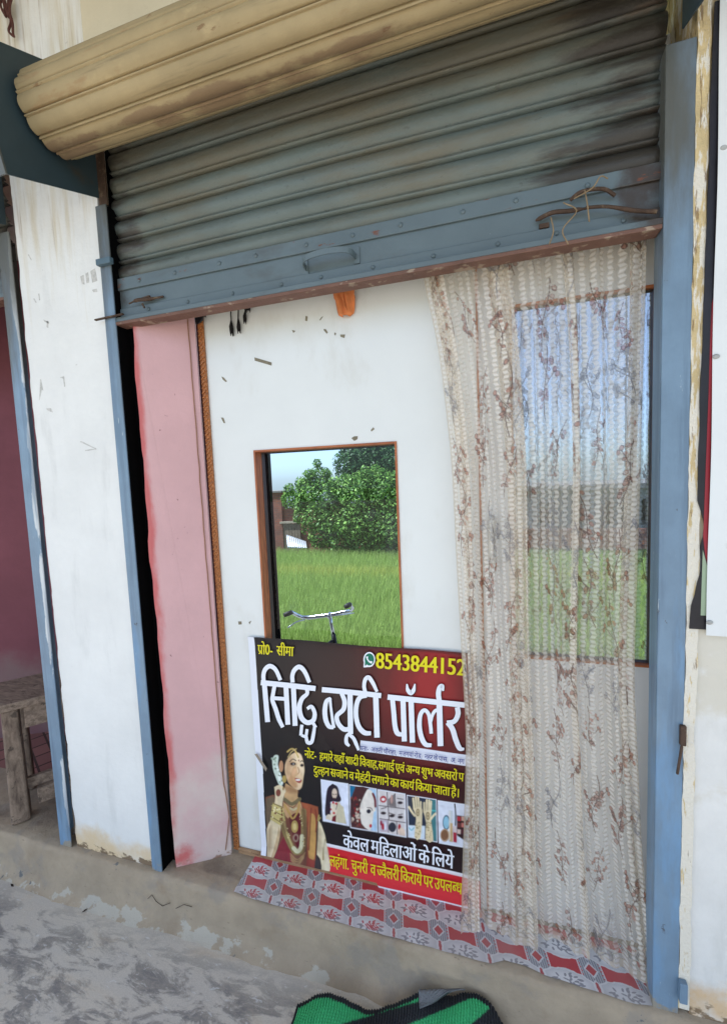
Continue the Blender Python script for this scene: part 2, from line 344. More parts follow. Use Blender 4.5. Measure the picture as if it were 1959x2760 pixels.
def grid_mesh(name, P, col, mat, parent=None, alpha=None, smooth=True):
    """P (n,m,3) world points, col (n,m,3) linear colours as point attribute"""
    n, m = P.shape[:2]; off = np.array(wloc(parent)) if parent else 0
    me = bpy.data.meshes.new(name); me.vertices.add(n*m); me.vertices.foreach_set('co', (P-off).reshape(-1).astype(np.float32))
    i = np.arange(n*m).reshape(n, m); q = np.stack([i[:-1, :-1], i[:-1, 1:], i[1:, 1:], i[1:, :-1]], -1).reshape(-1)
    nf = (n-1)*(m-1); me.loops.add(nf*4); me.polygons.add(nf)
    me.loops.foreach_set('vertex_index', q.astype(np.int32)); me.polygons.foreach_set('loop_start', (np.arange(nf)*4).astype(np.int32))
    me.update(calc_edges=True); me.validate()
    a = me.color_attributes.new('Col', 'FLOAT_COLOR', 'POINT'); rgba = np.ones((n*m, 4), np.float32); rgba[:, :3] = col.reshape(-1, 3)
    if alpha is not None: rgba[:, 3] = alpha.reshape(-1)
    a.data.foreach_set('color', rgba.reshape(-1))
    return finish(me, name, mat, parent, smooth)
def quads_mesh(name, Q, col, mat, parent=None):
    """Q (N,4,3) loose quads, col (N,3): leaves and blades"""
    N = len(Q); off = np.array(wloc(parent)) if parent else 0
    if YARD: Q = Q*np.array([1, -1, 1])+np.array([0, 2*YM, 0])
    me = bpy.data.meshes.new(name); me.vertices.add(N*4); me.vertices.foreach_set('co', (Q-off).reshape(-1).astype(np.float32))
    me.loops.add(N*4); me.polygons.add(N); me.loops.foreach_set('vertex_index', np.arange(N*4, dtype=np.int32)); me.polygons.foreach_set('loop_start', (np.arange(N)*4).astype(np.int32))
    me.update(calc_edges=True); me.validate()
    a = me.color_attributes.new('Col', 'FLOAT_COLOR', 'POINT'); rgba = np.ones((N, 4, 4), np.float32); rgba[:, :, :3] = col[:, None, :]
    a.data.foreach_set('color', rgba.reshape(-1)); return finish(me, name, mat, parent)
def smooth_line(pts, k=8):                           # Catmull-Rom through the points
    P = np.array(pts, float); P = np.vstack([2*P[0]-P[1], P, 2*P[-1]-P[-2]]); out = []
    for i in range(1, len(P)-2):
        for t in np.arange(k)/k:
            out.append(.5*((2*P[i])+(-P[i-1]+P[i+1])*t+(2*P[i-1]-5*P[i]+4*P[i+1]-P[i+2])*t*t+(-P[i-1]+3*P[i]-3*P[i+1]+P[i+2])*t**3))
    return np.array(out+[P[-2]])
def wobble(n, amp, k=3):
    x = RNG.randn(n+2*k); return amp*np.convolve(x, np.ones(2*k+1)/(2*k+1)**.5, 'same')[k:-k]

D0 = .157                                            # front face of the partition behind the shutter
FZ = -.18                                            # veranda floor; the sill of the shop is z = 0
GZ = -.75                                            # road
# ------------------------------------------------------------------ the setting
b = MB(); b.box(-9, 7, -1.55, -.02, GZ-.3, FZ); tag(b.build('floor', floor_m), kind='structure')
b = MB(); b.sheet(np.array([[-60, 60], [-60, 60]]), np.array([[20, 20], [-90, -90]]), np.full((2, 2), GZ-.25)); tag(b.build('ground', field_soil), kind='structure')
b = MB(); b.box(-40, 40, -40, -1.55, GZ-.5, GZ); tag(b.build('road', earth), kind='structure')
b = MB(); b.box(-40, 40, 1.25, 3.95, GZ-.5, GZ); tag(b.build('path', earth), kind='structure')

step = thing('concrete_step', 'low mud brown cement step with flaking white patches, running under the whole shop front', 'step', (0, 0, FZ))
nx = 260; xs = np.linspace(-4.5, 3.2, nx); jag = wobble(nx, .0035, 2); rows = []
prof = [(-.085, FZ-.004), (-.055, FZ+.012), (-.040, FZ+.045), (-.034, -.09), (-.030, -.025), (-.026, -.006), (-.016, 0.), (.02, .0), (.4, .001), (1.22, .0), (1.235, -.02), (1.24, -.9)]
for i, (py, pz) in enumerate(prof):
    k = 1. if i < 8 else 0.
    rows.append(np.stack([xs, py+k*jag*(1.6 if i < 2 else .8)+k*wobble(nx, .0015, 2), pz+(wobble(nx, .0022, 3) if 0 < i < 6 else 0*xs)+(FZ*0)], -1))
R_ = np.array(rows); b = MB(); b.sheet(R_[:, :, 0], R_[:, :, 1], R_[:, :, 2]); b.build('step_body', step_m, step, smooth=True)

shop = thing('shop_building', 'white plastered shop front with pink splayed jambs under a flat veranda roof', 'building', (0, .1, 0))
def jagged_wall(x0, x1, z0, z1, y0, y1, amp, side):
    n = int((z1-z0)/.02); z = np.linspace(z0, z1, n); w_ = wobble(n, amp, 1)
    L = [(x0+(w_[i] if side in 'lb' else 0), y0, z[i]) for i in range(n)]; Rr = [(x1+(w_[-i-1] if side in 'rb' else 0), y0, z[n-1-i]) for i in range(n)]
    return MB().prism(L+Rr, (0, y1-y0, 0))
jagged_wall(-.462, -.052, .0, 3.45, 0, .30, .0016, 'l').build('pillar', white_wall, shop, bevel=.002)
jagged_wall(1.792, 3.2, .0, 3.45, -.004, .30, .001, 'l').build('wall', right_wall, shop)
jagged_wall(1.7655, 1.792, .02, 3.45, -.012, .30, .0013, 'b').build('pillar_edge', cream_edge, shop)
MB().box(-.052, 1.7655, 0, .30, 2.89, 3.45).build('lintel', upper_wall, shop)
MB().box(-3.0, -.462, 0.002, .30, 2.89, 3.45).build('lintel', upper_wall, shop)
def jamb(ax, mat, top=2.9):
    u_ = np.array([.86, .51]); p0 = np.array([ax, .022]); p1 = p0+u_*.216
    n = 60; z = np.linspace(.0, top, n); e = wobble(n, .0022, 1)
    L = [(p0[0]+e[i], p0[1]+e[i]*.4, z[i]) for i in range(n)]
    return MB().prism(L+[(p1[0], p1[1], top), (p1[0], p1[1], 0)], (-.02, .034, 0))
jamb(.036, pink, 2.25).build('jamb', pink, shop)
MB().box(-.05, .034, .05, .30, 0, 2.9).build('recess_shade', black_m, shop)  # solid black box standing for the shade in the gap beside the jamb
jw = MB(); jw.prism([(-3.4, -.40, 0), (-.62, 1.08, 0), (-.62, 1.08, 2.9), (-3.4, -.40, 2.9)], (-.02, .04, 0)); jw.build('inner_wall', pink_dark, shop)
MB().box(-.55, -.02, 1.02, 1.1, 0, 2.9).box(-.56, -.50, .31, 1.02, 0, 2.9).build('partition_wall', pink_dark, shop)
MB().box(-4.0, 3.2, .30, 1.2, 2.905, 3.44).build('ceiling', roof_m, shop)  # unseen; added to block light from the neighbouring bay
MB().box(-6.0, 5.2, -1.85, 1.3, 3.452, 3.60).build('roof', roof_m, shop)
MB().box(-4.0, -.56, 1.12, 1.2, 0, 2.9).build('back_wall', roof_m, shop)
b = MB(); b.sheet(np.array([[-3.2, -.5], [-3.2, -.5]]), np.array([[.30, .30], [1.1, 1.1]]), np.full((2, 2), .005)); tag(b.build('brick_paving', brick_floor), kind='structure')

# ------------------------------------------------------------------ rolling shutters
def slat_profile(z0, z1, pitch=.075):
    out = []; z = z0
    while z < z1:
        for t in (0., .04, .10, .20, .32, .44, .56, .66, .74, .79): out.append((.008-.018*math.sin(math.pi*min(1, t/.80))**.8, z+t*pitch))
        for t, y in ((.815, .016), (.84, .014), (.855, .004), (.89, -.004), (.93, -.005), (.965, .001), (.985, .007)): out.append((y, z+t*pitch))
        z += pitch
    return out
def shutter(dx, zb, label, hood_label=None):
    sh = thing('rolling_shutter', label, 'shutter', (.85+dx, .03, zb), 'rolling shutters of neighbouring shops')
    X0, X1 = -.012+dx, 1.716+dx; dz = zb-2.128
    P = slat_profile(2.292+dz, 2.85, .077)
    xs = np.linspace(X0, X1, 60); b = MB()
    b.sheet(xs[None, :]+0*np.array(P)[:, :1], .03+np.array([p[0] for p in P])[:, None]+.0015*np.sin(xs*5+1)[None, :], np.array([p[1] for p in P])[:, None]+.003*np.sin(xs*2.1)[None, :])
    b.build('slat_curtain', slat, sh, smooth=True, solid=.0015)
    b = MB(); b.box(X0, X1, .020, .024, 2.166+dz, 2.262+dz)
    pl = b.build('bottom_plate', panel_m, sh)
    b = MB(); b.box(X0, X1, .012, .0195, 2.256+dz, 2.298+dz); rl = b.build('top_rail', panel_m, sh, bevel=.002)
    b = MB(); b.box(X0, X1, .0145, .0196, 2.156+dz, 2.192+dz); b.box(X0, X1, -.008, .0185, 2.1395+dz, 2.1555+dz); an = b.build('bottom_angle', panel_m, sh, bevel=.002)
    b = MB(); b.box(X0+.006, dx+1.7008, -.0105, .040, 2.128+dz, 2.139+dz); b.build('bottom_lip', lip_m, sh, bevel=.002)
    b = MB()
    for x in np.arange(.10, 1.7, .16): b.ball((x+dx+random.uniform(-.02, .02), .0115, 2.277+dz), .007, 8, 6, (1, .6, 1))
    for x in np.arange(.14, 1.7, .165): b.ball((x+dx+random.uniform(-.02, .02), .014, 2.174+dz), .0065, 8, 6, (1, .6, 1))
    b.build('rivet', panel_m, pl, smooth=True)['kind'] = 'stuff'
    # roll
    cy, cz, r = -.176, 2.716, .103; NS = 12; prof = []
    for k in range(NS):
        for t in (0., .05, .12, .22, .36, .5, .62, .72, .78): prof.append(((k+t)/NS, r+.000+.007*math.sin(math.pi*min(1, t/.8))))
        for t, y in ((.81, -.010), (.825, -.010), (.845, -.001), (.88, .004), (.92, .004), (.96, .0), (.985, -.002)): prof.append(((k+t)/NS, r+y))
    prof.append(prof[0]); an_ = np.array([p[0] for p in prof])*2*math.pi+1.18; rr_ = np.array([p[1] for p in prof])
    xs = np.linspace(X0-.012, X1+.012, 40); b = MB(); rw = rr_[:, None]+.0015*np.sin(xs*3+.5)[None, :]
    b.sheet(xs[None, :]+0*rw, cy+rw*np.cos(an_)[:, None], cz+rw*np.sin(an_)[:, None])
    rl_ = b.build('roll', roll_m, sh, smooth=True)
    b = MB(); b.tube([(X0-.02, cy, cz), (X1+.02, cy, cz)], .03, 14); b.build('axle', iron, rl_, smooth=True)
    # bracket plates that carry the axle
    for x in (-.046+dx, 1.738+dx):
        b = MB(); pp = [(x, -.318, 2.462), (x, .0, 2.578), (x, .0, 2.955), (x, -.162, 2.898), (x, -.40, 2.785)]
        b.prism(pp, (.004, 0, 0)); b.build('bracket_plate', plate_blue, sh)
        b = MB(); b.beam((x-.008, -.322, 2.46), (x-.008, -.40, 2.79), .03, .006, (0, 1, 0)); b.build('bracket_flange', blue, sh)
    # guide rails: a U of sheet steel
    for x0, x1, mt in ((-.052+dx, -.004+dx, blue), (1.702+dx, 1.7655+dx, blue)):
        b = MB(); b.box(x0, x1, -.012, -.006, .0, 2.545); g_ = b.build('guide_rail', mt, sh, bevel=.0025)
        b = MB(); xi = x1-.005 if x0 < .8+dx else x0
        b.box(xi, xi+.005, -.0055, .052, .0, 2.54); b.build('guide_lip', mt if x0 > .8+dx else black_m, g_)  # left lip coloured black, carrying on the painted shade of the gap
    return sh, pl, dz
sh1, plate1, _ = shutter(0, 2.128, 'half raised blue rolling shutter with ochre roll above the beauty parlour entrance')
sh2, _, _ = shutter(-2.2455, 2.30, 'rolling shutter of the neighbouring bay, its blue guide rail left of the white pillar')
MB().box(-.044, -.008, .0, .006, 2.548, 2.76).build('guide_throat', iron, sh1)
# handle, bolts and stops of the near shutter
hz = 2.221
b = MB()
hp = [(.735, .018, hz-.012), (.738, -.012, hz-.006), (.76, -.026, hz), (.82, -.030, hz+.003), (.875, -.026, hz), (.896, -.012, hz-.004), (.90, .018, hz-.006)]
Q = smooth_line(hp, 4)
for i in range(len(Q)-1): b.beam(Q[i], Q[i+1], .003, .017, (0, 0, 1))
b.box(.722, .742, .0155, .0195, hz-.03, hz+.018).box(.894, .912, .0155, .0195, hz-.026, hz+.022)
b.build('handle', panel_m, plate1)
b = MB(); b.beam((-.085, -.022, 2.153), (.04, -.018, 2.158), .010, .005); b.tube(smooth_line([(.05, .002, 2.199), (.09, .0, 2.205), (.13, .004, 2.203), (.19, .014, 2.207)], 4), [.003]*3+[.0065]*7+[.004]*3, 7); b.beam((.105, .002, 2.207), (.14, .006, 2.213), .008, .006)
b.beam((.11, .0, 2.190), (.115, .002, 2.175), .008, .006); b.build('bolt', iron, plate1, bevel=.002)
b = MB(); b.tube(smooth_line([(1.41, .008, 2.213), (1.45, .002, 2.222), (1.49, .0, 2.217), (1.535, .003, 2.216)], 4), [.003]+[.006]*10+[.0035, .003], 7); b.tube(smooth_line([(1.53, -.002, 2.216), (1.58, -.006, 2.206), (1.64, -.006, 2.184), (1.69, -.004, 2.172)], 4), [.0045]*6+[.0055]*7, 7); b.tube(smooth_line([(1.495, .008, 2.247), (1.52, -.004, 2.256), (1.57, -.004, 2.252), (1.60, .008, 2.236)], 4), .005, 7)
b.box(1.42, 1.445, .013, .0195, 2.194, 2.206).build('bolt', iron, plate1, bevel=.002)
b = MB(); b.box(-.052, .012, -.030, -.013, 2.335, 2.356); b.build('stop_tab', blue_dull, sh1, bevel=.002)
b = MB(); b.box(1.762, 1.781, -.030, -.013, .055, .115); b.build('lock_tab', blue, sh1, bevel=.002)
b = MB(); b.box(1.754, 1.768, -.024, -.0125, .80, .855); b.beam((1.758, -.022, .80), (1.748, -.024, .72), .006, .006); b.build('catch', iron, sh1, bevel=.002)
rope = M('jute_string', c(138, 118, 90), .9, var=.2, vs=60)
b = MB()
for pts in ([(1.475, -.02, 2.23), (1.505, -.026, 2.20), (1.472, -.028, 2.16), (1.485, -.03, 2.12)], [(1.525, -.02, 2.25), (1.53, -.026, 2.21), (1.535, -.022, 2.17)], [(1.50, -.018, 2.235), (1.54, -.03, 2.245), (1.56, -.024, 2.272), (1.575, -.03, 2.26)], [(1.445, -.02, 2.2), (1.45, -.028, 2.16), (1.44, -.026, 2.13)]):
    b.tube(smooth_line(pts, 5), .0017, 6)
tag(b.build('knotted_string', rope, None, smooth=True), 'frayed jute string tied round the rusty bolt of the raised shutter', 'string')

b = MB(); z1_ = lambda x, y: (x/2.486, y/2.486)
for q_ in ([(538, 1850), (560, 1840), (566, 1905), (548, 1900)], [(572, 1830), (590, 1822), (598, 1890), (580, 1896)], [(605, 1815), (636, 1796), (652, 1880), (618, 1892)], [(616, 1940), (648, 1932), (652, 1954), (626, 1956)], [(222, 2000), (230, 1998), (246, 2026), (238, 2028)], [(256, 1966), (262, 1966), (268, 2010), (262, 2010)], [(290, 2140), (330, 2158), (326, 2166), (296, 2152)], [(312, 2150), (324, 2148), (322, 2196), (312, 2190)], [(190, 1700), (212, 1740), (208, 1742), (186, 1704)]):
    b.prism([at(*z1_(*p_), 'y', -.0006) for p_ in q_], (0, .0004, 0))
for q_ in ([(498, 1370), (510, 1366), (600, 1412), (598, 1416)], [(250, 980), (256, 978), (270, 1050), (262, 1040), (246, 1112)], [(374, 968), (400, 958), (408, 1024), (402, 1026), (394, 974)], [(288, 1162), (318, 1160), (330, 1186), (300, 1176)], [(530, 1422), (600, 1412), (602, 1418), (534, 1428)]):
    b.prism([at(x_/2.32, 600+y_/2.32, 'y', -.0006) for x_, y_ in q_], (0, .0004, 0))
b.build('scuff_mark', M('grey_scuff', c(194, 192, 186), .9, var=.2, vs=60), shop)['kind'] = 'stuff'
b = MB()
for pts in ([(870, 400), (905, 398), (950, 355), (975, 395), (1015, 425), (1065, 405)], [(1200, 430), (1150, 415), (1100, 440)]): b.tube([at(x_/2.32, 2260+y_/2.32, 'y', -.0375) for x_, y_ in pts], .0011, 5)
b.build('crack', M('crack_shadow', c(70, 60, 50), .95, var=.1), step)['kind'] = 'stuff'
# ------------------------------------------------------------------ partition with see-through window and door
part = thing('shop_partition', 'white laminate partition with a small wood framed window behind the raised shutter', 'partition', (.75, D0, 0))
WX0, WX1, WZ0, WZ1 = .426, .977, .84, 1.662
b = MB()
b.box(.24, WX0, D0, D0+.012, .0, 2.7).box(WX1, 1.245, D0, D0+.012, .0, 2.7).box(WX0, WX1, D0, D0+.012, WZ1, 2.7).box(WX0, WX1, D0, D0+.012, .0, WZ0)
b.build('panel', board, part)
def glazing(x0, x1, z0, z1, par, wd, rd, bd):
    def ring(y0, y1, i, o):
        return MB().box(x0+o, x0+i, y0, y1, z0+o, z1-o).box(x1-i, x1-o, y0, y1, z0+o, z1-o), MB().box(x0+i, x1-i, y0, y1, z1-i, z1-o).box(x0+i, x1-i, y0, y1, z0+o, z0+i)
    y0, y1, y2, y3 = D0-.004, D0+wd, D0+wd+rd, D0+wd+rd+bd
    a_, b_ = ring(y0, y1, .007, 0); f = a_.build('window_frame', frame_wood, par); b_.build('rail', frame_wood_h, f)
    a_, b_ = ring(y1+.0003, y2, .0085, .002); a_.add(b_.v, b_.f); a_.build('reveal', reveal_wood, f)
    if bd:
        a_, b_ = ring(y2+.0003, y3, .0095, .003); a_.add(b_.v, b_.f); a_.build('black_lining', black_m, f)
    yg = y1+.004; MB().add([(x0+.0085, yg, z0+.0085), (x1-.0085, yg, z0+.0085), (x1-.0085, yg, z1-.0085), (x0+.0085, yg, z1-.0085)], [(0, 1, 2, 3)]).build('pane', glass_m, f)
    return f
glazing(WX0, WX1, WZ0, WZ1, part, .040, .026, .040)
# beads
n = 150; z = np.linspace(.012, 2.6, n); b = MB(); b.box(.223, .247, D0-.010, D0-.0015, .01, 2.7)
tw = b.build('corner_bead', corner_wood, part, bevel=.002)
b = MB()
for k in range(150):
    zz = .02+k*.0178; b.beam((.2265, D0-.0125, zz), (.2435, D0-.0125, zz+.013), .004, .005, (0, 1, 0))
b.build('carved_twist', corner_wood, tw)
b = MB(); b.box(.247, .862, D0-.013, D0-.0015, .0, .022); b.build('base_trim', trim_wood, part, bevel=.002)
wire_m = M('brown_wire', c(150, 110, 84), .7, var=.1)
b = MB(); W_ = [(528-25+ (v-876)*.0705, v) for v in range(860, 2240, 60)]
jn = np.array([-.51, .86]); 
def on_jamb(u, v):
    d = ray(u, v); p0 = np.array([.036, .022]); nrm = np.array([.51, -.86]); t_ = ((p0-CAM[:2])@nrm)/(d[:2]@nrm); p = CAM+d*t_; return p+np.array([.51*.004, -.86*.004, 0])
b.tube([on_jamb(507+(v-876)*.078+random.uniform(-1, 1), v) for v in range(860, 2100, 40)]+[on_jamb(603, 2110), on_jamb(609, 2140), on_jamb(618, 2200), on_jamb(612, 2260), on_jamb(608, 2290)], .0022, 6)
b.build('wire', wire_m, shop)

dr = thing('shop_door', 'white door with tall glass pane behind the lace curtain', 'door', (1.5, D0, 0))
GX0, GX1, GZ0, GZ1 = 1.3446, 1.7451, .9334, 2.054
b = MB(); b.box(1.252, GX0, D0, D0+.012, .012, 2.7).box(GX1, 1.80, D0, D0+.012, .012, 2.7).box(GX0, GX1, D0, D0+.012, GZ1, 2.7).box(GX0, GX1, D0, D0+.012, .012, GZ0)
b.build('leaf', door_m, dr)
glazing(GX0, GX1, GZ0, GZ1, dr, .012, .024, 0)
b = MB(); b.box(1.2455, 1.2515, D0-.006, D0+.012, .0, 2.7); b.build('edge_strip', frame_wood, dr)
b = MB(); hx = at(1326, 1460, 'y', D0)[0]; zt = at(1326, 1420, 'y', D0)[2]; zb_ = at(1326, 1502, 'y', D0)[2]
b.box(hx-.012, hx+.004, D0-.032, D0-.024, zb_, zt); b.box(hx-.008, hx+.010, D0-.0245, D0-.0005, zt-.006, zt+.035).box(hx-.006, hx+.012, D0-.0245, D0-.0005, zb_-.03, zb_+.006)
b.build('handle', steel, dr, bevel=.002)

# ------------------------------------------------------------------ printed banner
def lin(rgb): return np.array(c(*rgb)[:3])
ban = thing('banner', 'black and red printed beauty parlour banner with a bride, pinned below the small window', 'banner', (.78, D0, 0))
BY = D0-.004
bx = np.linspace(.354, 1.222, 700); bz = np.linspace(.018, .9385, 700)
BX, BZ = np.meshgrid(bx, bz)
sag = .0018*np.sin(BX*9+1)*np.sin(BZ*7)+.001*np.sin(BX*23+BZ*11)
left = np.clip((BX-.70)/.2, 0, 1)                    # the loose right part reaches the floor in front of the skirting
BZ = BZ - .020*np.clip((.5-BZ)/.5, 0, 1)*np.clip((BX-.845)/.01, 0, 1)
edge = np.clip((BZ-.90)/.04, 0, 1)
PB = np.stack([BX, BY-.002-np.abs(sag)-.004*edge**2-.010*np.clip((.05-BZ)/.04, 0, 1), BZ+.002*np.sin(BX*13)*edge], -1)
UU, VV = pix(np.stack([BX, np.full_like(BX, BY), BZ], -1))
col = np.zeros(BX.shape+(3,)); col[:] = lin((26, 25, 28))
def fnoise(X, Z, sx, sz, seed, o=4):
    r = np.random.RandomState(seed); v = 0
    for k in range(o):
        n = 0
        for _ in range(6):
            a = r.rand()*6.28; n = n+np.sin((X*sx*math.cos(a)+Z*sz*math.sin(a))*2**k*(1+.5*r.rand())+r.rand()*6.28)
        v = v+n/6/2**k
    return v
nz = fnoise(BX, BZ, 14, 9, 3)
rg = np.exp(-(((UU-1135-.05*(VV-1900))/150)**2+((VV-1850)/330)**2))*1.5*(1+.35*nz)
rg2 = np.exp(-(((UU-1160)/110)**2+((VV-1835)/170)**2))*(1+.5*fnoise(BX, BZ, 30, 12, 5))
def over(mask, rgb):
    global col
    col = col*(1-mask[..., None])+lin(rgb)*mask[..., None]
over(np.clip(rg, 0, 1)*.8, (84, 28, 28)); over(np.clip(rg2, 0, 1)*.75, (172, 38, 42)); over(np.clip(.5*np.exp(-((UU-900)/130)**2-((VV-1830)/120)**2), 0, 1), (70, 44, 40))
def T(pts, o, s): return [(o[0]+a/s, o[1]+b/s) for a, b in pts]
def poly_mask(pts, soft=1.1):
    x0, x1 = min(p[0] for p in pts)-3, max(p[0] for p in pts)+3; y0, y1 = min(p[1] for p in pts)-3, max(p[1] for p in pts)+3
    sel = (UU > x0) & (UU < x1) & (VV > y0) & (VV < y1); m = np.zeros(UU.shape)
    if not sel.any(): return m
    u, v = UU[sel], VV[sel]; ins = np.zeros(u.shape, bool); dist = np.full(u.shape, 1e9); n = len(pts)
    for i in range(n):
        (ax, ay), (bx_, by_) = pts[i], pts[(i+1) % n]
        with np.errstate(divide='ignore', invalid='ignore'):
            cr = ((ay > v) != (by_ > v)) & (u < (bx_-ax)*(v-ay)/(by_-ay+1e-12)+ax)
        ins ^= cr; L2 = (bx_-ax)**2+(by_-ay)**2+1e-9; t_ = np.clip(((u-ax)*(bx_-ax)+(v-ay)*(by_-ay))/L2, 0, 1)
        dist = np.minimum(dist, np.hypot(u-ax-t_*(bx_-ax), v-ay-t_*(by_-ay)))
    m[sel] = np.clip(.5+np.where(ins, dist, -dist)/soft, 0, 1); return m
def P(pts, rgb, o, s, k=0, soft=1.1, a=1.):
    q = T(pts, o, s)
    if k: q = [tuple(x) for x in smooth_line(q+[q[0]], k)][:-1]
    over(poly_mask(q, soft)*a, rgb)
def LN(pts, wd, rgb, o, s, a=1., k=4):
    q = smooth_line(T(pts, o, s), k); wd = wd/s; m = np.zeros(UU.shape)
    x0, y0 = q.min(0)-wd-3; x1, y1 = q.max(0)+wd+3; sel = (UU > x0) & (UU < x1) & (VV > y0) & (VV < y1); u, v = UU[sel], VV[sel]; dist = np.full(u.shape, 1e9)
    for i in range(len(q)-1):
        d_ = q[i+1]-q[i]; t_ = np.clip(((u-q[i][0])*d_[0]+(v-q[i][1])*d_[1])/(d_@d_+1e-9), 0, 1); dist = np.minimum(dist, np.hypot(u-q[i][0]-t_*d_[0], v-q[i][1]-t_*d_[1]))
    m[sel] = np.clip(.5+(wd/2-dist)/1.1, 0, 1); over(m*a, rgb)
def EL(cx, cy, rx, ry, rgb, o, s, a=1.):
    t_ = np.linspace(0, 2*math.pi, 22)[:-1]; P([(cx+rx*math.cos(q), cy+ry*math.sin(q)) for q in t_], rgb, o, s, 0, 1.1, a)
OA, SA = (660, 1690), 2.578; OZ, SZ = (660, 2050), 2.578; OC, SC = (700, 2050), 6.246; OD, SD = (860, 2080), 4.06; OB, SB = (760, 1690), 3.248
# red strip with white rules, pale address strip, white left margin
P([(560, 572), (1800, 845), (1800, 1090), (590, 782)], (236, 236, 240), OZ, SZ)
P([(560, 594), (1800, 872), (1800, 1058), (590, 770)], (214, 46, 54), OZ, SZ)
P([(560, 594), (1800, 872), (1800, 905), (590, 620)], (196, 34, 44), OZ, SZ, 0, 10, .5)
P([(690, 990), (1900, 1154), (1900, 1254), (672, 1080), (686, 1040)], (226, 228, 238), OB, SB)
# bride
P([(230, 0), (270, -120), (380, -215), (500, -265), (580, -270), (660, -210), (715, -130), (740, 20), (600, -80), (480, 20), (430, 150), (405, 330), (330, 200)], (34, 26, 26), OC, SC, 3)
P([(215, -20), (255, -90), (320, -80), (310, 60), (345, 190), (385, 320), (392, 400), (340, 425), (262, 250), (225, 120)], (206, 218, 204), OC, SC, 3)
for i in range(26): EL(*( (lambda q: (230+q*130+random.uniform(-25, 45), -60+q*440))(random.random())), 16, 18, random.choice([(160, 178, 158), (236, 240, 232), (120, 138, 118)]), OC, SC)
P([(105, 610), (240, 570), (300, 640), (430, 640), (560, 720), (670, 640), (700, 700), (980, 770), (995, 900), (960, 1100), (945, 1700), (930, 1795), (560, 1715), (250, 1645), (300, 1500), (350, 1300), (200, 1100), (130, 1100)], (120, 76, 58), OC, SC)
P([(120, 640), (230, 600), (260, 700), (220, 950), (150, 1100), (110, 900)], (104, 88, 70), OC, SC, 3)
P([(440, 380), (560, 450), (640, 480), (640, 600), (665, 650), (560, 780), (430, 680), (420, 500)], (196, 158, 112), OC, SC, 3)
P([(400, 690), (560, 800), (680, 690), (720, 900), (560, 1000), (420, 900)], (190, 150, 108), OC, SC, 3)
P([(490, 960), (600, 880), (690, 920), (710, 1300), (660, 1470), (580, 1330)], (96, 28, 36), OC, SC, 3)
P([(250, 1640), (320, 1440), (420, 1250), (520, 1500), (600, 1712)], (132, 44, 52), OC, SC)
P([(700, 700), (860, 735), (985, 780), (990, 930), (955, 1200), (940, 1795), (800, 1745), (810, 1200), (770, 850)], (158, 84, 56), OC, SC)
P([(850, 880), (930, 930), (950, 1200), (925, 1640), (830, 1620), (822, 1250)], (190, 146, 84), OC, SC, 3)
P([(800, 1620), (945, 1680), (932, 1795), (800, 1745)], (140, 58, 48), OC, SC)
LN([(870, 800), (850, 1100), (830, 1500)], 26, (120, 50, 40), OC, SC, .8); LN([(940, 820), (960, 950), (945, 1200)], 20, (120, 46, 38), OC, SC, .8)
P([(250, 445), (330, 408), (400, 440), (445, 510), (420, 560), (385, 730), (385, 900), (352, 1200), (330, 1350), (255, 1600), (145, 1600), (128, 1150), (190, 1000), (250, 740), (268, 620)], (222, 204, 168), OC, SC, 2)
P([(330, 1100), (352, 1200), (330, 1350), (255, 1600), (215, 1600), (290, 1300)], (196, 168, 128), OC, SC, 2)
EL(318, 540, 42, 62, (128, 70, 56), OC, SC)
P([(990, 1000), (1035, 1060), (1100, 1250), (1135, 1450), (1198, 1800), (1182, 1862), (945, 1795), (965, 1600), (985, 1300)], (220, 206, 170), OC, SC)
P([(950, 1560), (1020, 1650), (1060, 1830), (940, 1795)], (58, 48, 48), OC, SC, 2)
LN([(1000, 920), (985, 1010), (1020, 960)], 26, (170, 150, 90), OC, SC); LN([(1105, 1330), (1080, 1480), (1075, 1660)], 26, (150, 132, 84), OC, SC)
P([(455, 0), (520, -90), (610, -140), (690, -110), (735, 0), (758, 150), (745, 250), (722, 400), (690, 470), (640, 490), (560, 445), (480, 345), (432, 200), (430, 80)], (226, 196, 156), OC, SC, 3)
P([(620, 90), (650, 220), (600, 290), (650, 430), (560, 440), (480, 345), (520, 250), (560, 120)], (206, 164, 118), OC, SC, 3, 3)
P([(690, 0), (735, 20), (750, 160), (735, 250), (700, 150)], (238, 214, 178), OC, SC, 3, 3)
def SH(pts, rgb, a, soft=9): P(pts, rgb, OC, SC, 4, soft, a)
SH([(455, 10), (520, -60), (560, 20), (540, 160), (580, 300), (640, 430), (560, 440), (480, 340), (436, 200)], (186, 138, 98), .55)
SH([(600, -110), (690, -90), (700, 0), (640, 20), (590, -20)], (244, 222, 188), .6); SH([(640, 60), (690, 60), (700, 190), (650, 200)], (242, 218, 182), .7)
SH([(560, 130), (620, 140), (610, 230), (550, 240)], (236, 190, 150), .6); SH([(640, 390), (700, 390), (690, 450), (640, 470)], (236, 204, 168), .6)
SH([(430, 420), (540, 440), (640, 500), (640, 540), (520, 540), (440, 500)], (140, 96, 66), .6)
SH([(505, 50), (560, 15), (625, 45), (610, 85), (540, 88)], (120, 80, 64), .55, 5); SH([(690, 60), (720, 45), (745, 70), (725, 100), (695, 98)], (120, 80, 64), .5, 5)
EL(365, 95, 36, 95, (190, 140, 104), OC, SC)
EL(566, 52, 46, 24, (38, 30, 32), OC, SC); EL(716, 76, 28, 24, (38, 30, 32), OC, SC); EL(572, 54, 12, 8, (210, 205, 200), OC, SC)
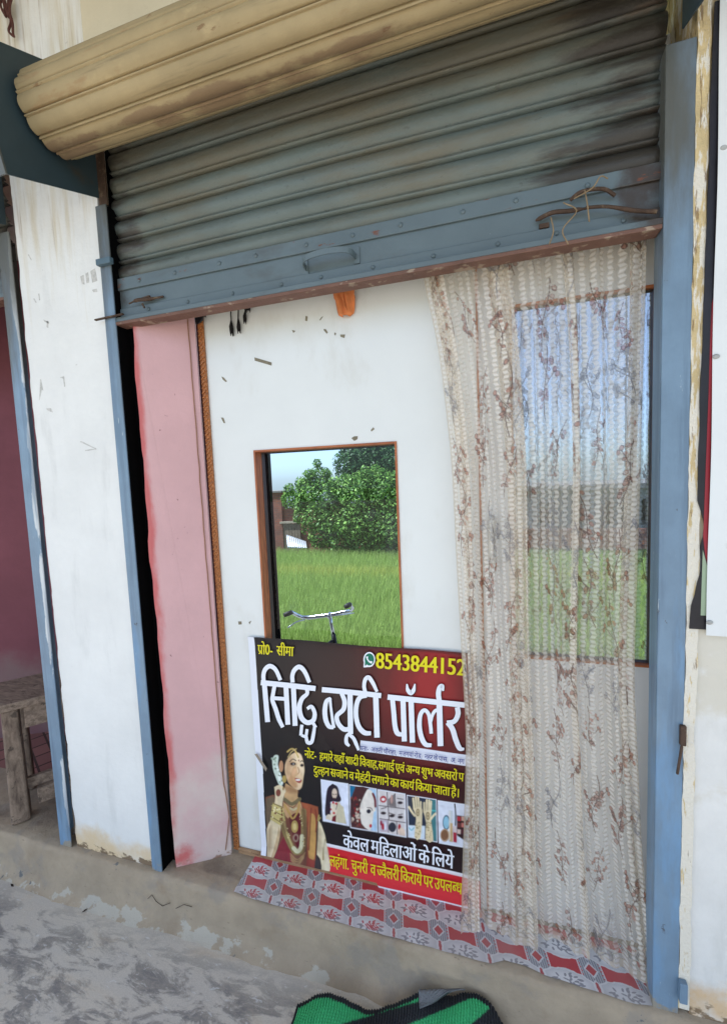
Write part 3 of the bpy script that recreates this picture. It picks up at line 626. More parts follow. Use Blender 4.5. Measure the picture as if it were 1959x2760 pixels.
LN([(510, 18), (560, -28), (615, -2)], 15, (48, 34, 32), OC, SC); LN([(690, 20), (715, -2), (735, 16)], 13, (48, 34, 32), OC, SC); EL(662, -5, 11, 15, (120, 30, 36), OC, SC)
LN([(650, 110), (672, 180), (650, 222)], 16, (186, 138, 100), OC, SC)
P([(588, 288), (640, 292), (712, 322), (690, 372), (630, 362)], (166, 74, 62), OC, SC, 3); EL(650, 322, 42, 15, (244, 240, 236), OC, SC)
LN([(470, -150), (540, -200), (600, -170), (655, -60)], 26, (196, 168, 100), OC, SC); LN([(480, -60), (540, -150), (620, -200)], 14, (206, 180, 120), OC, SC)
EL(418, 310, 36, 62, (176, 150, 84), OC, SC); EL(400, 470, 14, 30, (150, 120, 70), OC, SC)
LN([(425, 650), (545, 730), (675, 645)], 60, (118, 106, 76), OC, SC); LN([(520, 800), (570, 830), (620, 800)], 26, (196, 190, 150), OC, SC)
LN([(420, 740), (500, 880), (560, 975), (640, 860), (672, 700)], 30, (186, 150, 84), OC, SC)
LN([(385, 900), (430, 1180), (560, 1480), (650, 1540), (735, 1470), (745, 1250), (745, 850)], 92, (142, 124, 78), OC, SC)
LN([(395, 900), (450, 1180), (575, 1480), (650, 1520)], 30, (188, 170, 112), OC, SC)
LN([(715, 1270), (700, 1450), (640, 1530), (575, 1470)], 66, (212, 208, 170), OC, SC)
SH([(560, 1000), (600, 1020), (580, 1200), (420, 1200), (380, 1000)], (92, 52, 44), .5); SH([(700, 800), (790, 900), (800, 1700), (740, 1600), (730, 1000)], (86, 44, 38), .6)
SH([(150, 1150), (210, 1100), (200, 1400), (170, 1580), (145, 1500)], (160, 132, 100), .7); SH([(1060, 1250), (1120, 1420), (1180, 1780), (1120, 1800), (1080, 1500)], (238, 226, 196), .7); SH([(985, 1100), (1030, 1200), (1020, 1500), (975, 1500)], (176, 150, 116), .6)
EL(592, 1110, 58, 105, (176, 148, 86), OC, SC); EL(592, 1110, 30, 60, (206, 184, 124), OC, SC); EL(612, 1300, 52, 70, (150, 120, 104), OC, SC); EL(612, 1300, 24, 40, (90, 26, 34), OC, SC)
for r_ in range(4): LN([(520+r_*8, 1560+r_*30), (650, 1650+r_*30), (770-r_*8, 1540+r_*30)], 14, (170, 140, 96), OC, SC, .8)
for i in range(60):
    t_ = random.random(); q = random.choice([((400, 950), (560, 1500)), ((700, 900), (740, 1450)), ((220, 720), (380, 1060)), ((240, 860), (370, 960))]); EL(q[0][0]+(q[1][0]-q[0][0])*t_+random.uniform(-26, 26), q[0][1]+(q[1][1]-q[0][1])*t_, 9, 9, random.choice([(230, 214, 160), (96, 76, 48), (206, 180, 110)]), OC, SC, .9)
P([(228, 700), (400, 775), (408, 860), (352, 1085), (188, 980)], (202, 184, 118), OC, SC)
for q in ([(228, 712), (400, 788)], [(200, 930), (370, 1040)], [(214, 830), (395, 920)]): LN(q, 14, (110, 90, 54), OC, SC)
for i in range(24): EL(random.uniform(215, 385), random.uniform(780, 1000), 12, 14, random.choice([(90, 70, 44), (236, 226, 180), (120, 50, 40)]), OC, SC)
# five rounded picture cards
def card(q, rgb):
    P([(q[0][0]-9, q[0][1]-11), (q[1][0]+9, q[1][1]-8), (q[2][0]+9, q[2][1]+11), (q[3][0]-9, q[3][1]+8)], (232, 234, 242), OD, SD, 0, 2.)
    P(q, rgb, OD, SD, 0, 2.)
card([(28, 92), (312, 134), (326, 580), (52, 532)], (222, 226, 240))
P([(150, 128), (205, 160), (225, 240), (246, 300), (215, 330), (130, 330), (112, 480), (68, 470), (75, 300), (95, 180)], (38, 28, 44), OD, SD, 3)
P([(130, 340), (225, 325), (260, 400), (302, 565), (165, 545), (72, 515), (82, 480), (140, 440)], (222, 206, 182), OD, SD)
P([(215, 340), (270, 380), (302, 565), (170, 548), (200, 430)], (206, 196, 166), OD, SD); P([(150, 490), (190, 470), (185, 548), (140, 540)], (110, 30, 40), OD, SD)
EL(172, 235, 29, 56, (222, 200, 178), OD, SD); LN([(150, 240), (165, 246)], 8, (40, 30, 34), OD, SD); LN([(180, 246), (194, 240)], 8, (40, 30, 34), OD, SD); EL(170, 286, 10, 7, (90, 40, 44), OD, SD)
for q in ((158, 335), (191, 345), (128, 410), (165, 450)): EL(q[0], q[1], 13, 14, (196, 44, 58), OD, SD)
LN([(205, 345), (188, 410)], 7, (60, 50, 60), OD, SD); P([(80, 380), (130, 345), (125, 470), (70, 450)], (44, 30, 44), OD, SD)
card([(338, 146), (622, 192), (634, 648), (354, 600)], (92, 52, 50))
P([(338, 146), (400, 160), (380, 260), (344, 280)], (24, 110, 150), OD, SD); P([(520, 180), (622, 192), (634, 648), (540, 630), (600, 420)], (176, 206, 230), OD, SD)
P([(400, 160), (545, 180), (500, 300), (450, 380), (440, 500), (405, 590), (352, 570), (348, 320)], (74, 40, 44), OD, SD, 2)
P([(530, 190), (580, 210), (600, 300), (622, 420), (600, 440), (590, 520), (572, 620), (545, 632), (468, 560), (448, 400), (480, 290)], (232, 222, 210), OD, SD, 2)
EL(545, 430, 24, 24, (36, 34, 52), OD, SD); LN([(528, 390), (570, 396), (585, 425)], 8, (80, 60, 60), OD, SD); EL(566, 588, 14, 20, (196, 36, 48), OD, SD); LN([(590, 240), (612, 300), (618, 380)], 24, (110, 30, 40), OD, SD)
for i in range(40): EL(random.uniform(356, 450), random.uniform(280, 590), 11, 14, random.choice([(150, 40, 44), (220, 200, 180), (58, 30, 34), (120, 70, 60)]), OD, SD, .8)
card([(650, 200), (936, 246), (948, 708), (664, 656)], (214, 206, 204))
for q in ([(745, 225), (752, 375)], [(830, 240), (838, 390)], [(655, 368), (938, 405)], [(757, 385), (766, 520)], [(664, 512), (944, 556)], [(755, 520), (760, 660)], [(848, 545), (856, 680)]): LN(q, 9, (60, 44, 50), OD, SD)
EL(703, 300, 36, 38, (176, 40, 50), OD, SD); EL(703, 302, 20, 16, (236, 226, 224), OD, SD); P([(755, 300), (826, 240), (830, 385), (760, 372)], (84, 70, 72), OD, SD, 0, 2, .8); EL(795, 300, 14, 50, (190, 150, 140), OD, SD)
for q in ((888, 338), (704, 452), (798, 482), (890, 496)): EL(q[0], q[1], 30, 17, (70, 50, 56), OD, SD); EL(q[0], q[1]-2, 12, 11, (24, 26, 38), OD, SD)
for q in ([(770, 450), (830, 470)], [(870, 470), (915, 462)], [(855, 290), (920, 300)], [(680, 405), (735, 390)]): LN(q, 9, (64, 44, 46), OD, SD)
P([(664, 516), (756, 530), (758, 660), (664, 650)], (190, 176, 186), OD, SD); EL(802, 606, 42, 54, (52, 54, 66), OD, SD); EL(700, 600, 16, 36, (180, 40, 60), OD, SD); EL(680, 560, 12, 28, (150, 40, 70), OD, SD); EL(725, 590, 12, 50, (220, 220, 230), OD, SD); EL(880, 605, 16, 36, (170, 30, 44), OD, SD); P([(860, 650), (900, 600), (940, 640), (945, 700), (880, 690)], (226, 200, 180), OD, SD)
card([(968, 262), (1276, 306), (1286, 760), (984, 706)], (46, 54, 72))
P([(1190, 295), (1276, 306), (1286, 760), (1230, 750)], (70, 124, 128), OD, SD); P([(970, 264), (1060, 276), (1050, 420), (975, 400)], (60, 62, 74), OD, SD); P([(982, 585), (1160, 592), (1155, 735), (985, 706)], (214, 226, 236), OD, SD)
LN([(985, 610), (1010, 640), (1040, 610)], 10, (90, 180, 196), OD, SD); LN([(1228, 420), (1278, 424)], 12, (90, 190, 190), OD, SD)
SK = (226, 208, 170)
P([(1032, 400), (1120, 390), (1128, 480), (1110, 725), (1042, 712), (1062, 520)], SK, OD, SD, 2); P([(1140, 432), (1225, 424), (1222, 520), (1250, 755), (1165, 742), (1172, 560)], SK, OD, SD, 2)
for q, w_ in (([(1042, 410), (1030, 290)], 21), ([(1066, 400), (1057, 276)], 21), ([(1090, 400), (1084, 282)], 21), ([(1112, 405), (1112, 330)], 19), ([(1046, 480), (1010, 430), (984, 385)], 22), ([(1150, 440), (1150, 340)], 20), ([(1174, 432), (1178, 308)], 21), ([(1200, 432), (1204, 310)], 21), ([(1220, 440), (1226, 322)], 19), ([(1214, 530), (1244, 486), (1274, 455)], 22)): LN(q, w_, SK, OD, SD)
for q in ((1080, 445, 21, 42), (1190, 482, 24, 46)): EL(*q, (150, 130, 96), OD, SD); EL(q[0], q[1], q[2]*.6, q[3]*.6, (210, 190, 150), OD, SD); EL(q[0], q[1], q[2]*.3, q[3]*.3, (110, 92, 66), OD, SD)
for i in range(44): y_ = random.uniform(540, 720); EL(random.choice([1080+random.uniform(-28, 28), 1205+random.uniform(-30, 30)]), y_, 6, 7, (150, 130, 92), OD, SD, .8)
card([(1306, 318), (1640, 368), (1650, 826), (1320, 772)], (222, 226, 238))
EL(1392, 550, 40, 82, (26, 74, 92), OD, SD); EL(1392, 550, 31, 68, (150, 196, 216), OD, SD); EL(1376, 690, 52, 72, (190, 160, 130), OD, SD); EL(1374, 688, 40, 58, (132, 92, 66), OD, SD)
P([(1420, 415), (1462, 422), (1462, 555), (1422, 550)], (200, 204, 206), OD, SD); P([(1422, 552), (1462, 557), (1464, 765), (1422, 755)], (198, 166, 120), OD, SD); LN([(1428, 430), (1430, 740)], 8, (236, 228, 214), OD, SD)
P([(1468, 590), (1505, 596), (1507, 770), (1468, 762)], (176, 40, 62), OD, SD); P([(1470, 590), (1504, 594), (1504, 660), (1470, 655)], (214, 200, 200), OD, SD); LN([(1484, 350), (1494, 460), (1492, 580)], 14, (40, 24, 26), OD, SD)
P([(1506, 470), (1640, 490), (1640, 780), (1508, 690)], (54, 30, 34), OD, SD)
for i in range(3):
    for j in range(2): P([(1512+j*44, 482+i*70), (1548+j*44, 488+i*70), (1548+j*44, 535+i*70), (1512+j*44, 530+i*70)], [(190, 50, 64), (206, 160, 140), (120, 60, 60), (200, 120, 110), (230, 200, 190), (90, 40, 50)][i*2+j], OD, SD)
soft = np.clip(poly_mask(T([(190, 800), (420, 800), (470, 1160), (640, 1090), (1700, 1300), (1700, 1530), (590, 1400), (600, 1700), (120, 1700), (100, 1200)], OA, SA), 4), 0, 1)[..., None]
bl = col.copy()
for _ in range(2):
    for ax_b in (0, 1): bl = (np.roll(bl, 1, ax_b)+2*bl+np.roll(bl, -1, ax_b))/4
col = col*(1-soft)+bl*soft
tone = 1+.16*fnoise(BX, BZ, 60, 45, 12)[..., None]*soft+.10*fnoise(BX, BZ, 190, 160, 13, 2)[..., None]*soft
col = np.clip(col*tone, 0, 1)
# white paper margin on the left and a scuff of brown tape
lm = (UU < np.interp(VV, [1690, 1714, 2050, 2300, 2420], [683, 686, 708, 720, 727])); over(lm*1., (228, 231, 238))
over(np.clip((BZ-.925)/.01, 0, 1)*(UU > 690)*.6, (34, 32, 36))
ban_sheet = grid_mesh('printed_sheet', PB, col, print_m, ban)

def on_ban(u, v, lift): p = at(u, v, 'y', BY); return np.array([p[0], BY-.0095-lift, p[2]])
_lift = [0.]
def stroke(mb, pts, wd, o, s, k=6, flat=True):
    q = smooth_line(T(pts, o, s), k) if len(pts) > 2 else np.array(T(pts, o, s)); ws = wd if hasattr(wd, '__len__') else [wd]*len(pts)
    ww = np.interp(np.linspace(0, 1, len(q)), np.linspace(0, 1, len(ws)), ws)/s/2
    tn = np.gradient(q, axis=0); tn /= np.linalg.norm(tn, axis=1)[:, None]+1e-9; nn = np.stack([-tn[:, 1], tn[:, 0]], -1)
    _lift[0] += 2.5e-5
    L_ = [on_ban(*(q[i]+nn[i]*ww[i]), _lift[0]) for i in range(len(q))]; R2 = [on_ban(*(q[i]-nn[i]*ww[i]), _lift[0]) for i in range(len(q))]
    n = len(q); mb.add(L_+R2, [(i, i+1, n+i+1, n+i) for i in range(n-1)])
def ink(name, rgb): return M(name, c(*rgb), .4, var=0., spec=.3)
white_ink = ink('white_ink', (236, 238, 244)); yellow_ink = ink('yellow_ink', (226, 214, 30)); blue_ink = ink('blue_ink', (44, 56, 140)); green_ink = ink('green_ink', (18, 112, 88)); dark_ink = ink('dark_ink', (30, 10, 14))
A_, B_ = (OA, SA), (OB, SB)
TITLE = [([(120, 379), (310, 398), (498, 420)], 36, A_),
 ([(143, 372), (167, 652)], 34, A_), ([(140, 372), (138, 325), (152, 285), (184, 265), (222, 290), (256, 362)], [28, 28, 30, 32, 28, 26], A_),
 ([(216, 395), (205, 455), (200, 500), (222, 560), (244, 630), (272, 688)], [26, 26, 28, 30, 30, 26], A_), ([(205, 486), (290, 492)], 26, A_), ([(293, 392), (307, 670)], 34, A_),
 ([(345, 400), (357, 678)], 34, A_), ([(340, 378), (338, 330), (354, 290), (388, 270), (424, 305), (456, 378)], [28, 28, 30, 32, 30, 26], A_),
 ([(436, 415), (440, 455), (405, 490), (386, 550), (400, 620), (440, 655), (482, 640), (492, 590), (470, 545), (440, 560)], [26, 26, 30, 34, 34, 34, 32, 28, 26, 22], A_), ([(470, 640), (500, 690)], 22, A_),
 ([(404, 670), (396, 745)], 22, A_), ([(400, 742), (430, 750), (440, 700)], 20, A_), ([(432, 742), (442, 790), (470, 790), (484, 735), (492, 680)], [20, 26, 26, 24, 20], A_),
 ([(358, 538), (620, 562), (874, 590)], 45, B_),
 ([(436, 612), (398, 640), (384, 720), (392, 800), (420, 858), (462, 868)], [26, 36, 42, 42, 38, 30], B_), ([(428, 610), (436, 690), (448, 780), (462, 872)], [26, 22, 24, 30], B_),
 ([(530, 570), (556, 640), (545, 710), (490, 765), (500, 830), (548, 882), (604, 880)], [36, 40, 40, 38, 40, 42, 40], B_), ([(603, 575), (608, 925)], 46, B_),
 ([(606, 915), (574, 945), (572, 1000), (598, 1030)], [32, 30, 34, 22], B_), ([(596, 930), (632, 960), (656, 1010), (678, 1065)], [28, 32, 32, 22], B_),
 ([(748, 590), (690, 605), (660, 670), (656, 770), (680, 860), (728, 912), (786, 918)], [34, 40, 40, 40, 42, 44, 34], B_), ([(827, 590), (838, 955)], 47, B_), ([(742, 585), (726, 510), (736, 450), (766, 432), (802, 480), (838, 556)], [32, 32, 34, 38, 34, 26], B_),
 ([(930, 602), (1260, 636), (1606, 672)], 47, B_),
 ([(972, 615), (984, 740), (994, 850), (1014, 915), (1060, 930)], [42, 42, 42, 44, 34], B_), ([(1064, 625), (1076, 988)], 45, B_), ([(1134, 630), (1146, 998)], 46, B_),
 ([(1098, 488), (1106, 540), (1132, 565), (1156, 540), (1168, 486)], [12, 34, 42, 34, 10], B_),
 ([(1312, 1022), (1258, 1012), (1222, 945), (1206, 850), (1216, 755), (1250, 716), (1286, 750), (1302, 840), (1310, 920)], [32, 42, 44, 42, 36, 34, 32, 32, 30], B_), ([(1304, 820), (1322, 752), (1352, 716), (1386, 726)], [26, 28, 30, 28], B_), ([(1380, 660), (1390, 1028)], 50, B_),
 ([(1380, 640), (1372, 570), (1384, 516), (1406, 506), (1412, 548)], [44, 44, 40, 34, 16], B_),
 ([(1536, 690), (1542, 750), (1510, 812), (1446, 826)], [44, 44, 42, 40], B_), ([(1452, 822), (1494, 880), (1522, 970), (1556, 1046), (1596, 1054)], [44, 46, 46, 44, 20], B_)]
mb = MB()
for p_, w_, (o_, s_) in TITLE: stroke(mb, [(x+5, y+5) for x, y in p_], w_, o_, s_)
mb.build('title_shade', dark_ink, ban)
mb = MB()
for p_, w_, (o_, s_) in TITLE: stroke(mb, p_, w_, o_, s_)
mb.build('title_lettering', white_ink, ban)
# messenger badge
mb = MB(); t_ = np.linspace(0, 2*math.pi, 30)[:-1]
def disc(mb, cx, cy, rx, ry, o, s): _lift[0] += 2e-5; k = len(mb.v); mb.add([on_ban(*T([(cx+rx*math.cos(q), cy+ry*math.sin(q))], o, s)[0], _lift[0]) for q in t_], [tuple(range(len(t_)))])
disc(mb, 771, 275, 51, 66, OB, SB); stroke(mb, [(745, 290), (722, 342)], [44, 4], OB, SB); stroke(mb, [(722, 340), (775, 326)], [8, 26], OB, SB)
bd = mb.build('messenger_badge', white_ink, ban)
mb = MB(); disc(mb, 772, 274, 41, 53, OB, SB); stroke(mb, [(750, 295), (735, 328)], [36, 6], OB, SB); mb.build('badge_disc', green_ink, bd)
mb = MB(); stroke(mb, [(752, 248), (754, 268), (770, 292), (796, 302)], [20, 12, 12, 22], OB, SB); mb.build('handset', white_ink, bd)
# lettering from the built-in font, laid out glyph by glyph in the order the eye reads them
def glyph(txt):
    cu = bpy.data.curves.new('t', 'FONT'); cu.body = txt; cu.size = 1.; cu.resolution_u = 4; o = bpy.data.objects.new('t', cu); C.objects.link(o)
    bpy.context.view_layer.update(); ev = o.evaluated_get(bpy.context.evaluated_depsgraph_get()); me = ev.to_mesh()
    v = np.array([q.co[:] for q in me.vertices]).reshape(-1, 3)[:, :2]; f = [tuple(p.vertices) for p in me.polygons]; ev.to_mesh_clear()
    bpy.data.objects.remove(o); bpy.data.curves.remove(cu); return v, f
_adv = {}
_bar = glyph('\u0964')[0][:, 0].max()
def advance(txt):
    if txt not in _adv: _adv[txt] = glyph(txt+'\u0964')[0][:, 0].max()-_bar
    return _adv[txt]
def layout(tokens):
    V, Fc, x = [], [], 0.
    for tk in tokens:
        half = isinstance(tk, tuple); s_ = tk[1] if half else tk
        if s_.strip() == '': x += .16*len(s_); continue
        v, f = glyph(s_); a = advance(s_)
        if half and tk[0] == 'half':                 # conjunct form: the letter without its right-hand stem
            lim = a*.66; cxs = np.array([v[list(q), 0].mean() for q in f]); v = v.copy(); v[:, 0] = np.minimum(v[:, 0], lim); a = lim-.01
        k = len(V); V += [(p[0]+x, p[1]) for p in v]; Fc += [tuple(i+k for i in q) for q in f]
        def st(p, q, w_):
            d_ = np.array(q)-np.array(p); n_ = np.array([-d_[1], d_[0]])/np.hypot(*d_)*w_/2; kk = len(V)
            V.extend([tuple(np.array(z_)+sg*n_+np.array([x, 0])) for z_, sg in ((p, 1), (q, 1), (q, -1), (p, -1))]); Fc.append((kk, kk+1, kk+2, kk+3))
        if half and tk[0] == 'ra': st((a*.70, .20), (a*.25, .02), .07)
        if half and tk[0] == 'repha': st((a*.74, .62), (a*.84, .80), .07); st((a*.84, .80), (a*.98, .76), .06)
        x += a
    return np.array(V), Fc, x
def lettering(name, tokens, p0, p1, hpx, mat, bold=.02):
    V, Fc, wd = layout(tokens); a = at(*p0, 'y', BY); b_ = at(*p1, 'y', BY); t0 = at(p0[0], p0[1]-hpx, 'y', BY)
    ex = (b_-a)/wd; ez = (t0-a)/.62; mb = MB()
    for sh_ in (-bold, 0, bold):
        _lift[0] += 4e-5; mb.add([(*(a+ex*(p[0]+sh_)+ez*p[1])[[0]], BY-.0095-_lift[0], (a+ex*(p[0]+sh_)+ez*p[1])[2]) for p in V], Fc)
    return mb.build(name, mat, ban)
def px(o, s, x, y): return (o[0]+x/s, o[1]+y/s)
lettering('owner_lettering', [('ra', 'प'), 'ो', '0', '- ', ' ', 'सीमा'], px(OA, SA, 100, 180), px(OA, SA, 346, 196), 62/SA, yellow_ink, .025)
lettering('phone_lettering', list('8543844152'), px(OA, SA, 915, 276), px(OA, SA, 1536, 330), 96/SA, yellow_ink, .03)
lettering('address_lettering', ['पता', '- ', ' ', 'अछती', ' ', 'चौराहा', ', ', ' ', 'मजगवां', ' ', 'रोड', ', ', ' ', 'नहर', ' ', 'के', ' ', 'पास', ', ', ' ', 'अ', '. ', 'नग'], px(OA, SA, 806, 845), px(OA, SA, 1524, 940), 30/SA, blue_ink, .006)
lettering('note_lettering', ['नोट', '- ', ' ', 'हमारे', ' ', 'यहाँ', ' ', 'शादी', ' ', '\u093fववाह', ',', 'सगाई', ' ', 'एवं', ' ', 'अ', ('half', 'न'), 'य', ' ', 'शुभ', ' ', 'अवसरों', ' ', 'प'], px(OA, SA, 424, 896), px(OA, SA, 1520, 1060), 50/SA, yellow_ink, .022)
lettering('service_lettering', ['दु', ('half', 'ल'), 'हन', ' ', 'सजाने', ' ', 'व', ' ', 'मेहंदी', ' ', 'लगाने', ' ', 'का', ' ', 'का', ('repha', 'य'), ' ', '\u093fकया', ' ', 'जाता', ' ', 'है', '\u0964'], px(OZ, SZ, 486, 78), px(OZ, SZ, 1492, 242), 52/SA, yellow_ink, .022)
lettering('ladies_lettering', ['केवल', ' ', 'म\u093fहलाओं', ' ', 'के', ' ', '\u093fलये'], px(OZ, SZ, 690, 585), px(OZ, SZ, 1450, 735), 84/SA, white_ink, .024)
lettering('rental_lettering', ['लहंगा', '. ', 'चुनरी', '  ', 'व', ' ', ('half', 'ज'), 'वैलरी', ' ', '\u093fकराये', ' ', 'पर', ' ', 'उपल', ('half', 'ब'), 'ध', ' '], px(OZ, SZ, 596, 714), px(OZ, SZ, 1520, 915), 70/SA, yellow_ink, .02)
tape_m = M('brown_parcel_tape', c(150, 138, 122), .4, var=.1)
mb = MB(); mb.add([on_ban(*T([q], OA, SA)[0], _lift[0]+.0002) for q in [(78, 872), (96, 868), (164, 970), (156, 992)]], [(0, 1, 2, 3)]); mb.build('tape', tape_m, ban)

# ------------------------------------------------------------------ lace curtain
NS_, NV = 640, 900
G = [(0, 0, 0), (.115, .010, 0), (.03, .022, 0), (.105, .032, 0), (.29, .012, 0), (.425, .0, 0), (.305, .018, 0), (.415, .030, 0), (.55, .016, 0), (.70, .004, 0), (.66, .020, 0), (.71, .028, 0), (.86, .016, 0), (1.0, .0, 0), (.93, .014, 0), (.985, .026, 0)]
gs = np.array([q[0] for q in G]); gy = 1.5*np.array([q[1] for q in G])
dl = np.hypot(np.diff(gs)*.53, np.diff(gy)); cum = np.concatenate([[0], np.cumsum(dl)]); s_ = np.linspace(0, cum[-1], NS_)
gg = np.interp(s_, cum, gs); yy = np.interp(s_, cum, gy)
ker = np.hanning(15); ker /= ker.sum(); pad = lambda a: np.convolve(np.pad(a, 7, 'edge'), ker, 'valid')
gg, yy = pad(gg), pad(yy); CL = cum[-1]*1.25
kz = [2.159, 1.92, 1.575, 1.038, .662, .265, -.024]; xl = [1.086, 1.130, 1.162, 1.178, 1.186, 1.167, 1.160]
rz = [2.116, 1.498, .902, .384, .027]; xr = [1.690, 1.685, 1.668, 1.695, 1.728]
zt_ = np.linspace(2.34, 0.0, NV)
XL = np.interp(zt_, kz[::-1], xl[::-1]); XR = np.interp(zt_, rz[::-1], xr[::-1])
sm = np.hanning(121); sm /= sm.sum(); XL = np.convolve(np.pad(XL, 60, 'edge'), sm, 'valid'); XR = np.convolve(np.pad(XR, 60, 'edge'), sm, 'valid')
hem = .016+.018*np.exp(-((gg-.12)/.12)**2)+.020*np.exp(-((gg-.35)/.12)**2)*0+.006*np.sin(gg*14)
Zc = hem[None, :]+(zt_[:, None]/2.34)*(2.34-hem[None, :])
fall = np.clip((.55-Zc)/.55, 0, 1)**1.6
Xc = XL[:, None]+(XR-XL)[:, None]*gg[None, :]+.004*np.sin(s_[None, :]*60+Zc*1.3)+.003*np.sin(Zc*4+s_[None, :]*21)
Yc = .070+yy[None, :]*(.75+.35*np.sin(Zc*1.7+1)[:, :])+.007*np.sin(s_[None, :]*85+.8*np.sin(Zc*2))+.004*np.sin(s_[None, :]*160+Zc*.8)-(.028+.018*np.sin(gg*7+1)[None, :])*fall
Pc = np.stack([Xc, Yc, Zc], -1)
SS = (s_/cum[-1]*CL)[None, :]+0*Zc; HH = Zc
def lace(SS, HH, hem, CL):
    cw, rh = .0285, .0140
    ci = np.floor(SS/cw); a_ = SS/cw-ci-.5; row = HH/rh; tri = np.abs((row % 2)-1)-.5
    row = row+.9*np.sin(ci*12.9)+.12*fnoise(SS, HH, 40, 12, 31, 2); tri = np.abs((row % 2)-1)-.5; zig = a_-.26*tri; fr = row-np.floor(row)
    trap = ((np.abs(zig) < .25)).astype(float); bandm = ((fr > .14) & (fr < .92)).astype(float)
    sheen = np.clip(1-np.abs(fr-.5)*1.6, 0, 1)
    vr = np.clip(.78+.5*fnoise(SS, HH, 30, 7, 21), .25, 1.25); alpha = .25+.05*(np.abs(np.sin(SS*2*math.pi/.0060))); alpha = alpha+trap*(.20+.34*bandm*sheen)*vr
    base = lin((236, 221, 196)); ccol = np.zeros(SS.shape+(3,)); ccol[:] = base; ccol = ccol*(.88+.12*bandm*trap)[..., None]; tr_ = trap*bandm*sheen; ccol = ccol*(1-tr_[..., None])+lin((240, 235, 227))*tr_[..., None]
    def motif(cs, ch, sc, kind, flip):
        """one embroidered sprig: wavy stem with petals on both sides"""
        r = .13*sc; sel = (np.abs(SS-cs) < .085*sc) & (np.abs(HH-ch) < r+.02)
        if not sel.any(): return
        rr = np.random.RandomState(random.randrange(10**6)); tl = rr.uniform(-.28, .28); X0_ = (SS[sel]-cs)*flip/sc; H0_ = (HH[sel]-ch)/sc
        x = X0_*math.cos(tl)+H0_*math.sin(tl); h = -X0_*math.sin(tl)+H0_*math.cos(tl); m = np.zeros(x.shape); line = np.zeros(x.shape); wv = rr.uniform(28, 46); am = rr.uniform(.004, .010); top_ = rr.uniform(.07, .115)
        stem = np.abs(x-am*np.sin(h*wv)) < .0014; line = np.maximum(line, stem*(h < top_)*(h > -.10))
        for k in range(rr.randint(12, 20)):
            hh = rr.uniform(-.075, top_-.02); sd = rr.choice((-1, 1)); px_ = am*math.sin(hh*wv)+sd*rr.uniform(.003, .013); dx_, dh_ = x-px_, h-hh; q_ = rr.uniform(.3, 1.1)*sd; z_ = rr.uniform(.65, 1.15)
            ca, sa = math.cos(q_), math.sin(q_); ex, eh = (dx_*ca+dh_*sa)/(.0050*z_), (-dx_*sa+dh_*ca)/(.0082*z_); d2 = ex*ex+eh*eh
            m = np.maximum(m, (d2 < 1)*rr.uniform(.55, 1)); line = np.maximum(line, (d2 > .60) & (d2 < 1.15) & (rr.rand() < .8))
        for k in range(rr.randint(2, 5)):                # side buds on thin stalks
            bx_, bh = rr.choice((-1, 1))*rr.uniform(.018, .036), rr.uniform(-.05, .06)
            t_ = np.clip((x*bx_+(h-bh+.035)*.035)/(bx_*bx_+.035**2), 0, 1); ds = np.hypot(x-bx_*t_, h-bh+.035-.035*t_); line = np.maximum(line, ds < .0012)
            for o_ in (0, 1): d2 = ((x-bx_-.006*o_)/.0048)**2+((h-bh-.004+.012*o_)/.0072)**2; m = np.maximum(m, d2 < 1); line = np.maximum(line, (d2 > .6) & (d2 < 1.15))
        brown = lin((178, 92, 48)) if kind % 3 else lin((150, 150, 156)); dk = lin((82, 44, 28)) if kind % 3 else lin((108, 106, 112))
        cc = ccol[sel]; al = alpha[sel]; tint = .78 if kind % 3 else .6
        cc = cc*(1-(m*tint)[:, None])+brown*(m*tint)[:, None]; al = np.maximum(al, m*.66)
        cc = cc*(1-line[:, None]*.9)+dk*line[:, None]*.9; al = np.maximum(al, line*.85); ccol[sel] = cc; alpha[sel] = al
    k = 0
    for i, cs in enumerate(np.arange(.05, CL, .105)):
        for j, ch in enumerate(np.arange(.08+(.15 if i % 2 else 0), 2.4, .215)):
            k += 1; motif(cs+random.uniform(-.022, .022), ch+random.uniform(-.04, .04), random.uniform(.8, 1.2), 1+3*(k % 5) if (i+j) % 4 else 3, random.choice((-1, 1)))
    hemm = np.clip((.030+hem[None, :]-HH)/.006, 0, 1); alpha = np.maximum(alpha, hemm*.55)
    edge_ = np.minimum(SS, CL-SS); alpha = np.maximum(alpha, (edge_ < .022)*.62); ccol[(edge_ < .022)] = ccol[(edge_ < .022)]*.9
    alpha = np.clip(alpha, 0, .92)
    return ccol, alpha
ccol, alpha = lace(SS, HH, hem, CL)
t = NT('lace'); av = t.attr('Col'); dif = t.n('ShaderNodeBsdfDiffuse'); trn = t.n('ShaderNodeBsdfTranslucent'); tp = t.n('ShaderNodeBsdfTransparent'); glo = t.n('ShaderNodeBsdfGlossy'); glo.inputs['Roughness'].default_value = .4
t.l(av.outputs['Color'], dif.inputs[0]); t.l(av.outputs['Color'], trn.inputs[0])
m1 = t.n('ShaderNodeMixShader'); m1.inputs[0].default_value = .35; t.l(dif.outputs[0], m1.inputs[1]); t.l(trn.outputs[0], m1.inputs[2])
m3 = t.n('ShaderNodeMixShader'); m3.inputs[0].default_value = .06; t.l(m1.outputs[0], m3.inputs[1]); t.l(glo.outputs[0], m3.inputs[2])
m2 = t.n('ShaderNodeMixShader'); t.l(av.outputs['Alpha'], m2.inputs[0]); t.l(tp.outputs[0], m2.inputs[1]); t.l(m3.outputs[0], m2.inputs[2]); t.l(m2.outputs[0], t.out.inputs[0]); t.t.nodes.remove(t.b); lace_m = t.m
